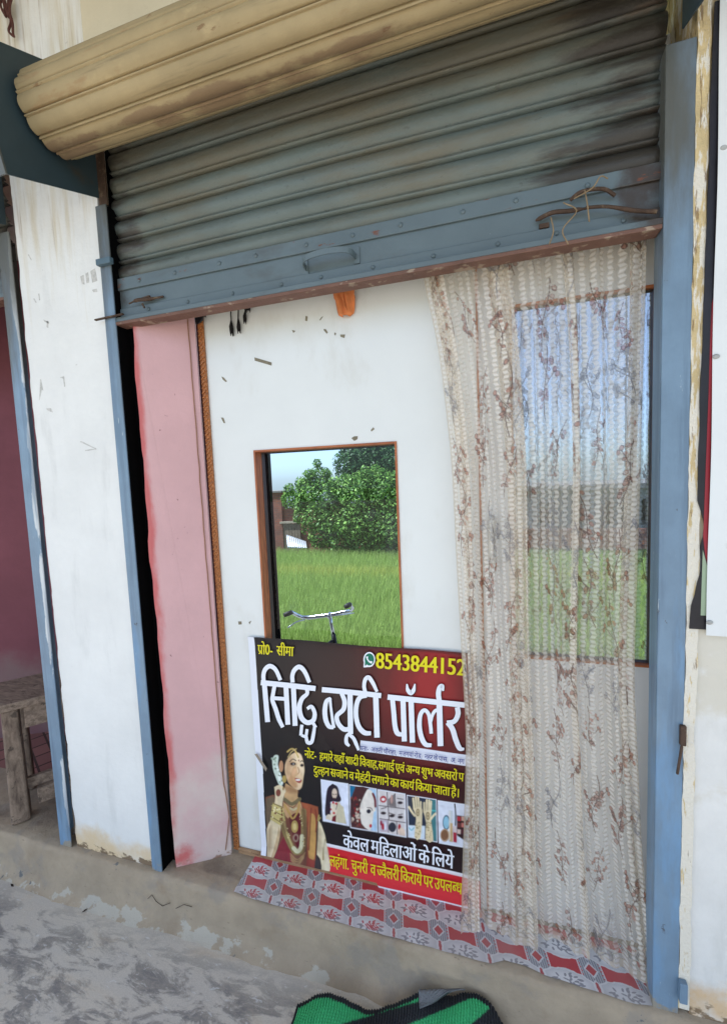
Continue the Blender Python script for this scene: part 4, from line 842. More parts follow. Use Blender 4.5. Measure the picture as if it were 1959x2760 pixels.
cur = thing('curtain', 'sheer lace curtain with brown flower sprigs hanging before the white door', 'curtain', (1.42, .08, 0))
grid_mesh('lace_cloth', Pc, ccol, lace_m, cur, alpha)
sv = np.linspace(0, 1, 330); zv = np.linspace(2.16, .90, 480); S2, Z2 = np.meshgrid(sv, zv); X2 = 1.345+.42*S2+.006*np.sin(S2*40+Z2); Y2 = .245+.016*np.sin(S2*62+.5*np.sin(Z2*2))+.006*np.sin(S2*133)
c2, a2_ = lace(S2*.70, Z2, np.full(330, .90), .70)
ic = thing('lace_curtain', 'second lace curtain hung on the inside of the tall door glass', 'curtain', (1.55, .25, .9)); grid_mesh('lace_cloth', np.stack([X2, Y2, Z2], -1), c2, lace_m, ic, a2_)
b = MB(); b.tube([(1.0, .085, 2.345), (1.74, .085, 2.345)], .003, 8); b.build('curtain_wire', iron, cur)

# ------------------------------------------------------------------ vinyl sheet on the sill
vm = thing('vinyl_mat', 'red and white doily patterned vinyl sheet on the shop sill under the curtain', 'mat', (1., .06, 0))
vx = np.linspace(.325, 1.735, 1150); vy = np.linspace(-.024, .148, 230); VX, VY = np.meshgrid(vx, vy)
front = np.interp(vx, [.325, .42, .8, 1.26, 1.30, 1.36, 1.42, 1.66, 1.70, 1.735], [-.012, -.020, -.020, -.018, .004, .004, -.008, -.020, -.012, .004])
VY = front[None, :]+(VY+.024)/.172*(.148-front[None, :])
px_, py_ = .1555, .0945
sx = (VX-.532-.24*(.091-VY))/px_; sy = (VY-.090)/py_
fx, fy = sx-np.round(sx), sy-np.round(sy); ang = np.arctan2(fy*py_*1.4, fx*px_); rad = np.hypot(fx/.46, fy/.315)*(1+.035*np.cos(14*ang))
gx, gy_ = sx-.5-np.round(sx-.5), sy-.5-np.round(sy-.5)
vc = np.zeros(VX.shape+(3,)); vc[:] = lin((126, 128, 138)); hat = (np.sin(sx*2*math.pi*22) > .2); vc[hat] = lin((176, 178, 184))
redm = (np.abs(fx) < .30) & (np.abs(gy_) < .30-.25*np.abs(fx)); bow = (np.abs(gy_) < .17+.9*np.abs(fx)**1.6) & (np.abs(fx) < .31+.02*np.sin(gy_*60))
dia = (np.abs(gx)/.10+np.abs(fy)/.17 < 1) | (np.abs(gx)/.10+np.abs(gy_)/.17 < 1); diao = (np.abs(gx)/.135+np.abs(fy)/.23 < 1) | (np.abs(gx)/.135+np.abs(gy_)/.23 < 1)
R1 = lin((184, 56, 66)); vc[bow] = R1; vc[diao] = lin((206, 206, 210)); vc[dia] = lin((178, 72, 78))
rim = np.abs(rad-1) < .05; vc[rad < 1] = lin((196, 196, 200)); inner = np.clip((.95-rad)/.5, 0, 1)*(rad < 1); vc = vc*(1-inner[..., None]*.8)+lin((228, 228, 230))*inner[..., None]*.8; vc[rim] = lin((214, 214, 216))
edgeb = ((np.abs(np.abs(gy_)-(.17+.9*np.abs(fx)**1.6)) < .028) & (np.abs(fx) < .30) | (np.abs(np.abs(fx)-.29) < .012) & (np.abs(gy_) < .30)) & (rad > 1.02); vc[edgeb] = lin((206, 206, 210))
rowid = np.round(sy)
for k_ in range(26):
    r0 = np.random.RandomState(k_); a0 = r0.rand()*6.28; q = .05+.22*r0.rand(); ex, ey = fx-q*math.cos(a0)*1.15, fy-q*math.sin(a0)*.9; t0 = a0+r0.uniform(-.8, .8)
    d2 = ((ex*math.cos(t0)+ey*math.sin(t0))/.055)**2+((-ex*math.sin(t0)+ey*math.cos(t0))/.022)**2
    m_ = d2 < 1; isr = (k_ % 5 < 3) & (VX < .98) & (VY > -.01); vc[m_ & isr] = lin((188, 70, 82)); vc[m_ & ~isr] = lin((142, 142, 150))
core = (np.hypot(fx/.16, fy/.13) < 1)&(VX < 1.0); vc[core & (np.sin(fx*90+fy*60) > -.2)] = lin((190, 66, 78))
dust = np.clip(.30+.4*fnoise(VX, VY, 9, 16, 8), .08, .6); dust = dust*np.clip(1.15-(VY-front[None, :])/.14, .25, 1); vc = vc*(1-dust[..., None]*.9)+lin((172, 162, 152))*dust[..., None]*.9
VZ = .0035+.0025*np.abs(np.sin(VX*7))*np.clip((VY-.05)/.1, 0, 1)+.002*np.sin(VX*31)**2*np.clip((.02-VY)/.04, 0, 1)
gridm = grid_mesh('vinyl_sheet', np.stack([VX, VY, VZ], -1), vc, vinyl_m, vm)

# ------------------------------------------------------------------ ribbed green and black door mat, rumpled against the step
dm = thing('door_mat', 'rumpled green and black striped ribbed mat with one corner folded over, below the step', 'mat', (1., -.15, FZ))
na, nb = 420, 260
ua = np.linspace(0, 1, na); ub = np.linspace(0, 1, nb); UA, UB = np.meshgrid(ua, ub)
LA, LB = .66, .48                                   # length along the step, depth
far = np.interp(ua, [0, .10, .22, .36, .52, .66, .80, .90, 1], [-.165, -.135, -.125, -.120, -.090, -.064, -.052, -.050, -.075])
farz = np.interp(ua, [0, .06, .14, .24, .36, .50, .60, .72, .82, .92, 1], [.010, .026, .036, .026, .016, .036, .075, .070, .090, .078, .02])
sk = lambda a: np.convolve(np.pad(a, 20, 'edge'), np.hanning(41)/np.hanning(41).sum(), 'valid')
far, farz = sk(far), sk(farz)
MX = .652+UA*LA+.03*UB; MY = far[None, :]-UB*LB
MZ = FZ+.008+farz[None, :]*np.exp(-(UB/.30)**2)*(1-.0*UB)+.012*np.sin(UA*9+UB*5)**2*np.clip(1-UB, 0, 1)
ribs = np.sin(UA*LA/.0085*2*math.pi+.8*np.sin(UB*60)); loops = np.sin(UB*LB/.007*2*math.pi+UA*90)
MZ = MZ+.0030*ribs+.0016*loops
qx, qy = MX*.80+(MY)*.62, 0
strip = (MX-.652)*.42-(MY+.10)*1.0                   # stripe coordinate, running up to the right
b1 = np.interp(strip, [-1, .0, 1], [0, 0, 0])
pxU, pxV = pix(np.stack([MX, MY, MZ], -1))
lineq = lambda a, b_: pxV-(a[1]+(pxU-a[0])*(b_[1]-a[1])/(b_[0]-a[0]))
Z7 = lambda x, y: (600+x/2.32, 2260+y/2.32)
blk = (lineq(Z7(860, 1130), Z7(1300, 1000)) > 0) & (lineq(Z7(1200, 1150), Z7(1580, 990)) < 0)
blk2 = lineq(Z7(1560, 1160), Z7(1640, 1090)) > 0
mc = np.zeros(MX.shape+(3,)); mc[:] = lin((62, 176, 112)); jitter = .75+.5*np.random.RandomState(4).rand(*MX.shape)
mc[blk | blk2] = lin((38, 40, 44)); bord = (UB < .03) | (UA < .012) | (UA > .985); mc[bord] = lin((34, 36, 40)); mc = mc*jitter[..., None]
mat_m = vcol('looped_plastic', .55, spec=.4)
grid_mesh('ribbed_sheet', np.stack([MX, MY, MZ], -1), mc, mat_m, dm)
fl = MB(); i0, i1 = int(.585*na), int(.80*na); n_ = 24
apex = at(*Z7(1232, 1064), 'z', FZ+.085)
rowsX = []
for q in np.linspace(0, 1, n_):
    L0 = np.array([MX[0, i0], MY[0, i0]-.002, MZ[0, i0]+.008]); L1 = np.array([MX[0, i1], MY[0, i1]-.002, MZ[0, i1]+.010])
    A0 = L0+(apex-L0)*q; A1 = L1+(apex-L1)*q; rowsX.append([A0+(A1-A0)*t_+np.array([0, 0, .018*math.sin(math.pi*min(1, q*1.4))*(1-q)+.002*math.sin(t_*50)]) for t_ in np.linspace(0, 1, 26)])
rx = np.array(rowsX); fl.sheet(rx[..., 0], rx[..., 1], rx[..., 2])
fl.build('folded_corner', M('grey_mat_backing', c(118, 120, 122), .6, var=.12, vs=30, bump=.8, bs=180), dm, smooth=True, solid=.003)

# ------------------------------------------------------------------ bench in the neighbouring bay
bn = thing('wooden_bench', 'weathered grey wooden bench standing in the doorway left of the pillar', 'bench', (-.9, .05, 0))
dirL = np.array([.64, .77, 0]); dirS = np.array([-.77, .64, 0]); b0 = np.array([-.875, .035, 0])
TZ = .545
def q(a, s_, z_): return b0+dirL*a+dirS*s_+np.array([0, 0, z_])
b = MB()
for k_, (s0, s1, dz_) in enumerate(((-.03, .13, 0), (.134, .30, -.003))):
    b.hexa([q(-.06, s0, TZ), q(.95, s0, TZ), q(.95, s1, TZ), q(-.06, s1, TZ), q(-.07, s0, TZ+.036+dz_), q(.95, s0, TZ+.034+dz_), q(.95, s1, TZ+.034+dz_), q(-.07, s1, TZ+.036+dz_)])
b.build('seat', bench_wood_h, bn, bevel=.004)
b = MB(); b.hexa([q(.07, -.012, TZ-.105), q(.92, -.012, TZ-.105), q(.92, .012, TZ-.105), q(.07, .012, TZ-.105), q(.07, -.012, TZ-.001), q(.92, -.012, TZ-.001), q(.92, .012, TZ-.001), q(.07, .012, TZ-.001)]); b.build('apron', bench_wood_h, bn, bevel=.003)
for a_0, s_0 in ((0, 0), (0, .25), (.88, 0), (.88, .25)):
    b = MB(); b.beam(q(a_0+.03-.01, s_0+.012, 0), q(a_0+.02, s_0+.012, TZ-.001), .078, .072, (.64, .77, 0), .07, .062); b.build('leg', bench_wood, bn, bevel=.009)
b = MB(); b.beam(q(.04, .03, .155), q(.30, .0, .175), .026, .05, (0, 0, 1)); b.beam(q(.09, -.01, .10), q(.86, -.01, .115), .03, .075, (0, 0, 1)); b.beam(q(.2, .0, .165), q(.2, .26, .165), .07, .04, (0, 0, 1)); b.build('stretcher', bench_wood_h, bn, bevel=.004)

# ------------------------------------------------------------------ flex poster on the right wall
po = thing('wall_poster', 'blank white flex sheet with black and red margin on the right hand wall', 'poster', (1.85, -.01, 1.2))
b = MB(); zz = np.linspace(1.118, 2.604, 50); wl = np.interp(zz, [1.118, 1.13, 1.2, 1.35, 1.45, 1.6, 1.9, 2.3, 2.604], [1.772, 1.774, 1.776, 1.789, 1.784, 1.784, 1.787, 1.792, 1.7965])+wobble(50, .0007, 1)
wl = wl+np.where((zz > 1.2) & (zz < 1.45), .009+.004*np.sin(zz*150), 0)
b.prism([(x_, -.0165, z_) for x_, z_ in zip(wl, zz)]+[(1.86, -.0165, 2.604), (1.86, -.0165, 1.118)], (0, .003, 0)); b.build('black_margin', M('black_flex', c(30, 28, 34), .45, var=.2, vs=20, layers=((c(120, 116, 112), (1, 1, .4), 60, .72, .04, None, .6),)), po)
b = MB(); b.prism([(1.803, -.0172, 1.93), (1.8035, -.0172, 1.30), (1.797, -.0172, 1.36), (1.801, -.0172, 1.6)], (0, .0006, 0)); b.prism([(1.797, -.0174, 1.36), (1.8085, -.0174, 1.28), (1.8085, -.0174, 1.95), (1.8045, -.0174, 1.93)], (0, .0006, 0)); b.build('red_margin', M('red_flex', c(150, 40, 50), .45, var=.1), po)
b = MB(); b.prism([(1.7955, -.0170, 1.155), (1.8085, -.0170, 1.155), (1.8085, -.0170, 1.28), (1.797, -.0170, 1.325)], (0, .0004, 0)); b.build('green_patch', M('pale_green_flex', c(150, 168, 140), .5, var=.1), po)
b = MB(); yy_ = lambda z_: -.0205-.004*math.sin(z_*5)**2
zz = np.linspace(1.105, 2.66, 60); L_ = [(1.8065+.0006*math.sin(z_*9)-.003*(z_ > 2.2)*(z_-2.2), yy_(z_), z_) for z_ in zz]
b.sheet(np.array([[p_[0], p_[0]+.5] for p_ in L_]), np.array([[p_[1], p_[1]] for p_ in L_]), np.array([[p_[2], p_[2]+(.0 if i_ else -.006)] for i_, p_ in enumerate(L_)]))
b.build('white_sheet', M('white_flex', c(222, 224, 222), .5, var=.03, vs=4, bump=.1, bs=8, layers=((c(186, 182, 172), (1, 1, 1), 7, .62, .1, None, .5), (c(90, 86, 82), (1, 1, 2), 30, .74, .03, None, .7))), po, solid=.001)
b = MB()
eye_m = M('dull_eyelet', c(170, 170, 166), .5, var=.2, vs=60)
for u, v in ((1950, 397), (1930, 960), (1912, 1678)):
    p_ = at(u, v, 'y', -.024); MB().ball(p_, .006, 10, 6, (1.3, .5, 1)).build('eyelet', eye_m, po, smooth=True)

# ------------------------------------------------------------------ small hangings
orange = M('orange_cloth', c(214, 128, 76), .8, var=.18, vs=24, bump=.6, bs=30, bscale=(1, 1, .4))
n_ = 26; zz = np.linspace(at(925, 851, 'y', D0-.02)[2], 2.30, n_); cl = []
x0_ = at(893, 790, 'y', D0-.02)[0]; x1_ = at(957, 770, 'y', D0-.02)[0]
for i_, z_ in enumerate(zz):
    t_ = i_/(n_-1); wq = np.interp(t_, [0, .03, .10, .4, 1], [.30, .62, .72, .92, 1.05]); xc_ = (x0_+x1_)/2+(.004 if t_ < .3 else 0)
    cl.append([(xc_+(a_0-.5)*(x1_-x0_)*wq, D0-.012-.014*math.sin(math.pi*a_0)-.004*math.sin(a_0*14+z_*20)-.003*math.sin(z_*45+a_0*5), z_) for a_0 in np.linspace(0, 1, 22)])
cl = np.array(cl); b = MB(); b.sheet(cl[..., 0], cl[..., 1], cl[..., 2]); b.tube(smooth_line([cl[n_-1, 15]-[0, .004, 0], cl[14, 17]-[0, .005, 0], cl[9, 11]-[0, .005, 0], cl[5, 10]-[0, .005, 0], cl[2, 13]-[0, .004, 0], cl[1, 14]-[0, .002, 0]], 6), .0022, 6)
tag(b.build('hanging_cloth', orange, None, smooth=True, solid=.002), 'crumpled orange cloth hanging on the partition just below the raised shutter', 'cloth')
tas_m = M('black_tassel', c(22, 18, 17), .9, var=.3, vs=60)
def tassel(u0, v0, u1, v1, rw, label):
    p0, p1 = at(u0, v0-60, 'y', D0-.006), at(u1, v1, 'y', D0-.006); o = thing('tassel', label, 'tassel', tuple(p0), 'black tassels under the shutter'); L = p0[2]-p1[2]
    pts = [p0+(p1-p0)*t_+np.array([.002*math.sin(t_*9+u0), -.002, 0]) for t_ in np.linspace(0, .72, 7)]
    MB().tube(pts, .0026, 6).build('cord', tas_m, o, smooth=True)
    b = MB()
    for k_ in range(9):
        a0 = k_*.7; e_ = np.array([math.cos(a0)*rw, math.sin(a0)*rw*.4-.003, random.uniform(-.008, .004)]); b.tube([pts[-1], pts[-1]+(p1-pts[-1])*.5+e_*.9, p1+e_], [.0025, .0028, .001], 5)
    b.build('fringe', tas_m, o, smooth=True)
sc_ = lambda x, y: (500+x/2.707, 740+y/2.707)
tassel(*sc_(328, 240), *sc_(342, 434), .007, 'longest black tassel, leftmost of those hanging below the shutter edge')
tassel(*sc_(376, 228), *sc_(395, 416), .006, 'second black tassel from the left, its tip bent right')
tassel(*sc_(434, 215), *sc_(436, 350), .005, 'short black tassel on a thin cord, third from the left')
tassel(*sc_(456, 210), *sc_(460, 262), .008, 'shortest black tassel, a mere tuft at the right end of the row')
b = MB(); pts = [sc_(48, 200), sc_(150, 200), sc_(148, 312), sc_(132, 300), sc_(118, 330), sc_(98, 356), sc_(76, 360), sc_(62, 320)]
b.prism([at(*q_, 'y', D0-.030)+np.array([0, .004*math.sin(i_*2), 0]) for i_, q_ in enumerate(pts)], (0, .004, 0))
tag(b.build('black_rag', M('black_plastic', c(24, 24, 28), .35, var=.2, vs=30, bump=.5, bs=30)), 'scrap of black plastic caught at the corner bead under the shutter', 'rag')
hk = MB()
for pts in ([(78, -20), (76, 60), (72, 150), (70, 215), (92, 240), (98, 225), (84, 150), (76, 90)], [(18, -20), (14, 40), (38, 105), (44, 95), (30, 40), (24, -20)], [(30, -10), (52, 60), (58, 112), (64, 60), (60, -20)]):
    hk.tube(smooth_line([at(x_/2.486, y_/2.486, 'y', -.02)+np.array([0, -.006*(i_ % 2), 0]) for i_, (x_, y_) in enumerate(pts)], 5), .0042, 7)
tag(hk.build('bent_wire', M('rust_brown_wire', c(84, 48, 42), .8, var=.2, vs=60), None, smooth=True), 'rusty bent wire loops sticking out of the wall above the shutter roll', 'wire')
chip_m = M('bare_board_chip', c(132, 124, 104), .8, var=.2, vs=60)
b = MB()
for q_ in ([(502, 603), (548, 616), (628, 640), (627, 663), (560, 643), (505, 627)], [(262, 742), (280, 752), (303, 778), (292, 782), (272, 766)], [(775, 402), (802, 410), (786, 424)], [(1006, 396), (1022, 396), (1038, 420), (1030, 430), (1010, 408)], [(1088, 420), (1098, 428), (1092, 444), (1084, 434)], [(1128, 436), (1164, 436), (1158, 462), (1130, 452)], [(258, 1042), (276, 1044), (290, 1083), (278, 1083)], [(975, 332), (990, 310), (1004, 302), (984, 332)], [(876, 300), (890, 304), (888, 338), (872, 334)]):
    b.prism([at(*sc_(*p_), 'y', D0-.0012) for p_ in q_], (0, .0006, 0))
for q_ in ([(996, 100), (1020, 84), (1052, 82), (1050, 108), (1022, 124)], [(1165, 30), (1188, 5), (1200, 20), (1172, 42)], [(6, 1706), (34, 1706), (38, 1732), (10, 1734)], [(98, 1712), (122, 1700), (104, 1732)]):
    b.prism([at(640+x_/3.248, 1150+y_/3.248, 'y', D0-.0012) for x_, y_ in q_], (0, .0006, 0))
b.build('chipped_patch', chip_m, part)['kind'] = 'stuff'

# ------------------------------------------------------------------ what stands behind the shop (seen through the window glass)
YARD = True
nbld = 170000
yv = -3.6-(6.6*RNG.rand(nbld)**1.25); xv = RNG.uniform(-7.5, 5.5, nbld)*(.55+.05*np.abs(yv)); hgt = RNG.uniform(.34, .52, nbld)
ang = RNG.uniform(0, 6.28, nbld); lean = RNG.uniform(.04, .22, nbld); wdt = RNG.uniform(.004, .008, nbld)
base = np.stack([xv, yv, np.full(nbld, GZ-.22)], -1); sd = np.stack([np.cos(ang), np.sin(ang), 0*ang], -1); ln_ = np.stack([-np.sin(ang+.6), np.cos(ang+.6), 0*ang], -1)
top = base+ln_*lean[:, None]+np.array([0, 0, 1])*hgt[:, None]; Q = np.stack([base-sd*wdt[:, None]/2, base+sd*wdt[:, None]/2, top+sd*wdt[:, None]*.25, top-sd*wdt[:, None]*.25], 1)
gcol = lin((162, 186, 104))*(RNG.uniform(.7, 1.25, nbld))[:, None]; yl = np.exp(-((yv+7.6)/.28)**2)[:, None]*.55; gcol = gcol*(1-yl)+lin((206, 200, 110))*yl
tag(quads_mesh('rice_field', Q, gcol, leaf_m), 'tall green rice growing behind the shop, seen through the window', 'rice', kind='stuff')

def foliage(name, label, cat, blobs, n, leaf, cols, trunk=None, group=None, seed=1):
    r = np.random.RandomState(seed); bl = np.array([q_[:6] for q_ in blobs], float); vol = (bl[:, 3]*bl[:, 4]*bl[:, 5])**(2/3); pick = r.choice(len(bl), n, p=vol/vol.sum())
    d_ = r.randn(n, 3); d_ /= np.linalg.norm(d_, axis=1)[:, None]; rad = r.uniform(.62, 1.03, n)*(1+.10*np.sin(d_[:, 0]*7+pick)*np.sin(d_[:, 2]*6+pick*2)); P_ = bl[pick, :3]+d_*bl[pick, 3:]*rad[:, None]
    nr = d_+.8*r.randn(n, 3)+np.array([0, 0, .5]); nr /= np.linalg.norm(nr, axis=1)[:, None]; tv = np.cross(nr, r.randn(n, 3)); tv /= np.linalg.norm(tv, axis=1)[:, None]; bv = np.cross(nr, tv)
    L = leaf*(.4+1.3*r.rand(n)**1.6)[:, None]; Q = np.stack([P_-tv*L*.5, P_-bv*L*.3+tv*L*.05, P_+tv*L*.5, P_+bv*L*.3+tv*L*.05], 1)
    cs = np.array([lin(x_) for x_ in cols]); cc = cs[r.randint(len(cols), size=n)]*r.uniform(.75, 1.2, n)[:, None]
    o = thing(name, label, cat, (bl[:, 0].mean(), bl[:, 1].mean(), GZ-.2), group)
    quads_mesh('crown', Q, cc, leaf_m, o)
    if trunk:
        b = MB()
        for pts, rr_ in trunk: b.tube(smooth_line(pts, 4), np.interp(np.linspace(0, 1, (len(pts)-1)*4+1), np.linspace(0, 1, len(rr_)), rr_), 9)
        b.build('trunk', M('bark', c(104, 84, 66), .95, var=.25, vs=6, bump=.8, bs=20), o, smooth=True)
    return o
ms = lambda a, b_: (640+a/3.248, 1150+b_/3.248)
def ell(a, b_, Y, r1, r2=None, r3=None): p_ = atm(*ms(a, b_), Y); return (p_[0], p_[1], p_[2], r1, r2 or r1, r3 or r1)
gz0 = GZ-.2
bush = [ell(720, 450, -10.6, .38), ell(620, 560, -10.5, .42), ell(760, 610, -10.4, .60), ell(920, 560, -10.5, .50), ell(1050, 620, -10.4, .62), ell(1160, 520, -10.5, .50), ell(1290, 560, -10.5, .62), ell(1400, 620, -10.5, .7), ell(700, 780, -10.4, .52), ell(860, 820, -10.4, .62), ell(1020, 850, -10.3, .62), ell(1180, 820, -10.4, .66), ell(1340, 860, -10.4, .68), ell(740, 960, -10.4, .42), ell(900, 980, -10.4, .5), ell(1080, 990, -10.3, .5), ell(1260, 990, -10.4, .55), ell(1420, 960, -10.4, .6), ell(560, 690, -10.5, .26), ell(460, 640, -10.9, .30), ell(1540, 700, -10.6, .8), ell(1560, 950, -10.6, .7)]
tc = atm(*ms(1000, 990), -10.6)
rb = np.random.RandomState(11)
for a_, b0_ in [(470, 560), (560, 520), (620, 420), (690, 330), (770, 380), (840, 470), (900, 500), (980, 460), (1060, 430), (1130, 380), (1200, 390), (1280, 440), (1360, 420), (540, 640), (530, 760), (590, 860)]:
    bush.append(ell(a_+rb.uniform(-25, 25), b0_+rb.uniform(-10, 40), -10.4+rb.uniform(-.2, .2), rb.uniform(.10, .22), None, rb.uniform(.12, .3)))
foliage('broadleaf_bush', 'dense bright green bush at the far edge of the rice field', 'bush', bush, 60000, .075, [(118, 158, 76), (86, 130, 58), (146, 184, 94), (58, 96, 46)], [([(tc[0], -10.6, gz0), (tc[0]+.05, -10.6, gz0+.8), (tc[0]-.1, -10.6, gz0+1.6)], [.09, .06, .03])], seed=3)
tb = [ell(1000, 330, -14.5, .75), ell(1130, 260, -14.5, .85), ell(1280, 250, -14.6, .9), ell(1400, 330, -14.5, .9), ell(1080, 400, -14.4, .7), ell(1250, 400, -14.4, .8), ell(980, 230, -14.6, .40), ell(1350, 140, -14.8, .9), ell(1180, 130, -14.8, .7), ell(1500, 260, -14.6, 1.0)]
tt = atm(*ms(1180, 900), -14.6)
foliage('dark_tree', 'dark green tree standing behind the bright bush', 'tree', tb, 26000, .11, [(64, 100, 58), (46, 80, 48), (82, 118, 66)], [([(tt[0], -14.6, gz0), (tt[0]+.1, -14.6, 1.0), (tt[0]-.1, -14.6, 2.6)], [.2, .15, .06]), ([(tt[0], -14.6, 1.2), (tt[0]+.5, -14.6, 2.2)], [.1, .04]), ([(tt[0], -14.6, 1.2), (tt[0]-.6, -14.6, 2.2)], [.1, .04])], seed=5)
bw = thing('brick_wall', 'old weathered brick wall with a plank gate behind the green bush', 'wall', tuple(atm(*ms(400, 1065), -11.6)))
p0, p1 = atm(*ms(385, 715), -11.6), atm(*ms(760, 730), -11.6); pc = atm(*ms(250, 565), -11.5); pd = atm(*ms(378, 575), -11.5)
MB().box(p0[0], p1[0]+5.5, -11.85, -11.6, gz0, p0[2]).build('wall_body', brickwork, bw)
b = MB(); b.box(pc[0]-3, pd[0], -11.9, -11.5, gz0, pd[2]); b.build('gate_pier', brickwork, bw); MB().box(pc[0]-3, pd[0]+.04, -11.93, -11.46, pd[2], pd[2]+.06).build('pier_cap', M('cement_cap', c(140, 132, 124), .9, var=.1), bw)
pg0, pg1 = atm(*ms(395, 845), -11.5), atm(*ms(545, 840), -11.5)
b = MB(); nb_ = 6
for k_ in range(nb_): b.box(pg0[0]+(pg1[0]-pg0[0])*k_/nb_, pg0[0]+(pg1[0]-pg0[0])*(k_+.93)/nb_, -11.56, -11.52, gz0, pg0[2]-.02*(k_ % 2))
g_ = b.build('plank_gate', bench_wood, bw); MB().beam((pg0[0]-.1, -11.5, pg0[2]+.02), (pg1[0]+.1, -11.5, pg1[2]+.03), .04, .07).build('gate_beam', M('pale_timber', c(176, 160, 140), .9, var=.1), g_)
ti = thing('tin_sheet', 'bent pale corrugated tin sheet leaning at the field edge below the brick wall', 'sheet', tuple(atm(*ms(520, 1050), -10.9)))
ta, tb_, tc_, td = [atm(*ms(*q_), Y_) for q_, Y_ in (((428, 945), -11.2), ((600, 1005), -11.2), ((610, 1065), -10.8), ((440, 1065), -10.8))]
tx = np.linspace(0, 1, 60); ty = np.linspace(0, 1, 8); gr = np.array([[(ta+(tb_-ta)*a_0)*(1-t_)+(td+(tc_-td)*a_0)*t_+np.array([0, .03*math.sin(a_0*60), .02*math.sin(t_*3)]) for a_0 in tx] for t_ in ty])
MB().sheet(gr[..., 0], gr[..., 1], gr[..., 2]).build('corrugated_sheet', M('galvanised', c(186, 190, 196), .4, metal=.5, var=.1), ti, smooth=True, solid=.003)
ho = thing('flat_roof_house', 'grey flat roofed house beyond the field, seen only through the lace', 'house', (4.5, -15, gz0))
h0, h1 = atm(1400, 1318, -14)[0], atm(1830, 1318, -14)[0]; hz_ = atm(1600, 1318, -14)[2]
hw = MB().box(h0, h1, -18, -14, gz0, hz_).build('wall', M('grey_render', c(150, 148, 146), .9, var=.12), ho)
MB().box(h0-.2, h1+.2, -18.2, -13.7, hz_, hz_+.16).build('roof', M('roof_edge', c(120, 118, 116), .9, var=.1), ho)
for k_ in range(4):
    xx = h0+.6+k_*(h1-h0-.6)/4; MB().box(xx, xx+.55, -14.03, -13.98, hz_-1.15, hz_-.35).build('window', black_m, ho)
MB().box(h0-1, h1+1, -13.2, -13.05, gz0, -.35).build('yard_wall', brickwork, ho)

# bicycle parked behind the shop, only its bar and stem show above the window sill
bi = thing('bicycle', 'black roadster bicycle with chrome handlebar, parked outside beyond the small window', 'bicycle', (-.4, -1.9, GZ))
YB = -1.9
hp = [atm(*ms(a, b_), YB+dy) for a, b_, dy in ((408, 1652, .16), (475, 1625, .10), (535, 1655, .04), (600, 1670, .0), (800, 1648, -.02), (930, 1622, -.04), (985, 1612, -.03), (1008, 1585, .02), (985, 1556, .08), (945, 1578, .14))]
b = MB(); b.tube(smooth_line(hp[1:9], 6), .016, 10)
hb = b.build('handlebar', chrome, bi, smooth=True)
for gA, gB in ((hp[1], hp[0]), (hp[8], hp[9])):
    MB().tube([gA, gA+(gB-gA)*.5, gB], [.021, .022, .020], 10).build('grip', M('black_rubber', c(24, 24, 26), .6, var=.1), hb, smooth=True)
l0, l1 = atm(*ms(590, 1690), YB+.02), atm(*ms(440, 1762), YB+.14); r0_, r1_ = atm(*ms(900, 1650), YB-.02), atm(*ms(1020, 1632), YB+.05)
b = MB(); b.tube(smooth_line([l0, l0+(l1-l0)*.5+[0, 0, .015], l1], 4), .006, 7); b.tube(smooth_line([r0_, r0_+(r1_-r0_)*.5, r1_], 4), .005, 7); b.tube([atm(*ms(610, 1688), YB), atm(*ms(1000, 1635), YB-.02)], .005, 7); b.build('brake_lever', chrome, hb, smooth=True)
s0, s1 = atm(*ms(808, 1650), YB-.02), atm(*ms(850, 1880), YB-.02); dr_ = (s1-s0)/np.linalg.norm(s1-s0); hd0 = s0+dr_*.18; hd1 = s0+dr_*.42
frame_m = M('black_enamel_frame', c(20, 20, 22), .3, var=.05); tyre_m = M('tyre_rubber', c(30, 29, 29), .8, var=.1)
b = MB(); b.tube([s0-dr_*.02, hd0], .016, 10); b.tube([s0+[0, .02, -.02], s0+[0, -.02, .012]], .02, 10); b.build('stem', chrome, bi, smooth=True)
ax_ = np.array([-.30, -1., 0]); ax_ /= np.linalg.norm(ax_)           # the bicycle points away from the shop
fwd = np.array([dr_[0], dr_[1], 0]); fwd = np.array([.35, -.94, 0]); wr = .34
fa = np.array([hd1[0]+fwd[0]*.18, hd1[1]+fwd[1]*.18, GZ+wr]); ra = fa-fwd*1.12; bb = fa-fwd*.66+[0, 0, -.05]; st_ = bb-fwd*.16+[0, 0, .52]
side = np.array([-fwd[1], fwd[0], 0])
b = MB(); b.tube([hd0, hd1], .021, 10); b.tube([hd0+dr_*.05, st_-[0, 0, .06]], .014); b.tube([hd1-dr_*.03, bb], .015); b.tube([bb, st_], .014)
for sg in (-1, 1): b.tube([bb+side*.05*sg, ra+side*.06*sg], .009); b.tube([st_-[0, 0, .04]+side*.03*sg, ra+side*.06*sg], .008); b.tube([hd1+side*.045*sg, hd1+dr_*.1+side*.05*sg, fa+side*.05*sg], .010)
b.build('frame', frame_m, bi, smooth=True)
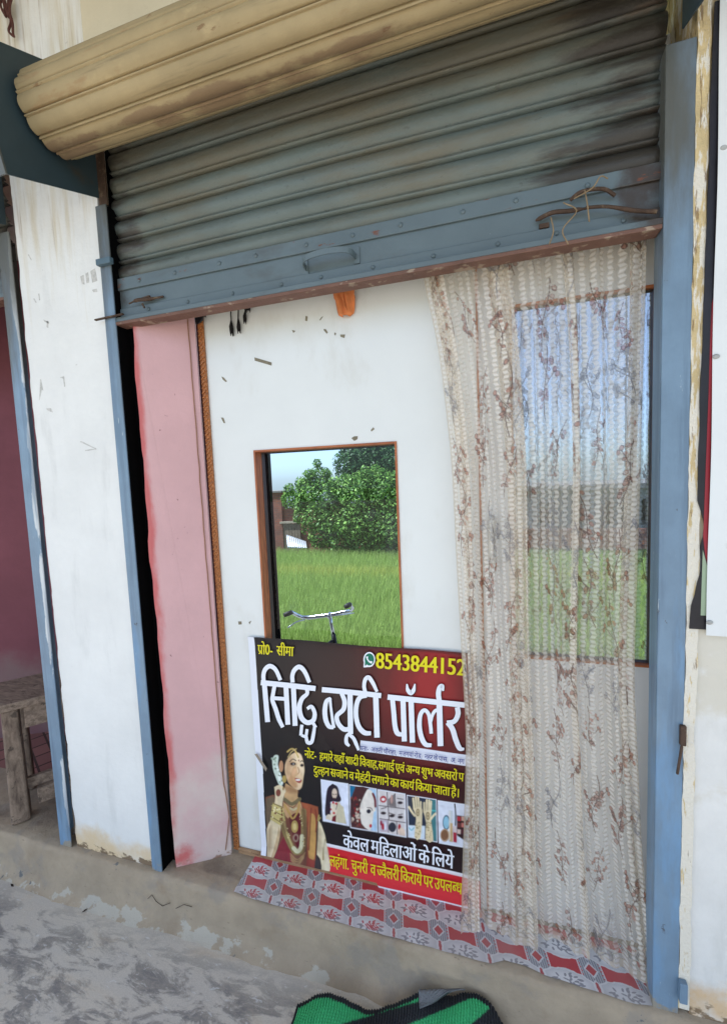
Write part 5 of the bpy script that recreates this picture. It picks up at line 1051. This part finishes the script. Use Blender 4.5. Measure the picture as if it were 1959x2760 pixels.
for cpt in (fa, ra):
    t_ = np.linspace(0, 2*math.pi, 41); ring = lambda r_: [cpt+fwd*r_*math.cos(q_)+np.array([0, 0, r_*math.sin(q_)]) for q_ in t_]
    wh = MB().tube(ring(wr-.018), .018, 8).build('wheel', tyre_m, bi, smooth=True); b = MB(); b.tube(ring(wr-.04), .008, 6); b.tube([cpt-side*.05, cpt+side*.05], .018, 8)
    for q_ in t_[:-1:2]: b.tube([cpt+side*.02*(1 if int(q_*10) % 2 else -1), cpt+fwd*(wr-.04)*math.cos(q_)+np.array([0, 0, (wr-.04)*math.sin(q_)])], .0012, 4)
    b.build('rim', chrome, wh, smooth=True)
b = MB(); b.ball(st_+[0, 0, .05], .11, 14, 8, (1, 1, .35)); b.tube([st_, st_+[0, 0, .05]], .012); b.build('saddle', M('brown_leather', c(70, 44, 32), .5, var=.1), bi, smooth=True)
b = MB(); b.tube([bb-side*.07, bb+side*.07], .02); b.tube([bb+side*.07, bb+side*.07+fwd*.17], .009); b.tube([bb-side*.07, bb-side*.07-fwd*.17], .009); b.beam(bb+side*.07+fwd*.17+side*.0, bb+side*.17+fwd*.17, .08, .02); b.beam(bb-side*.07-fwd*.17, bb-side*.17-fwd*.17, .08, .02); b.build('crank', chrome, bi)
b = MB(); b.tube([ra+side*.06, np.array([ra[0], ra[1], GZ])+side*.2-fwd*.05], .008); b.build('kickstand', iron, bi, smooth=True)
YARD = False
# dry leaf scraps on the veranda floor and step
deb = MB(); r_ = np.random.RandomState(9)
for u, v in ((178/2.32, 2260+267/2.32), (76/2.32, 2260+296/2.32), (728/2.32, 2260+437/2.32), (530/2.32, 2260+454/2.32), (1002/2.32, 2260+490/2.32), (890/2.32, 2260+518/2.32)):
    p_ = at(u, v, 'z', FZ+.002); a0 = r_.rand()*6; d1 = np.array([math.cos(a0), math.sin(a0), .15])*.011; d2 = np.array([-math.sin(a0), math.cos(a0), .1])*.005
    deb.add([p_-d1, p_-d2+[0, 0, .002], p_+d1+[0, 0, .002], p_+d2], [(0, 1, 2, 3)])
tag(deb.build('leaf_litter', M('dry_scrap', c(52, 40, 32), .9, var=.2), solid=.0008), kind='stuff')
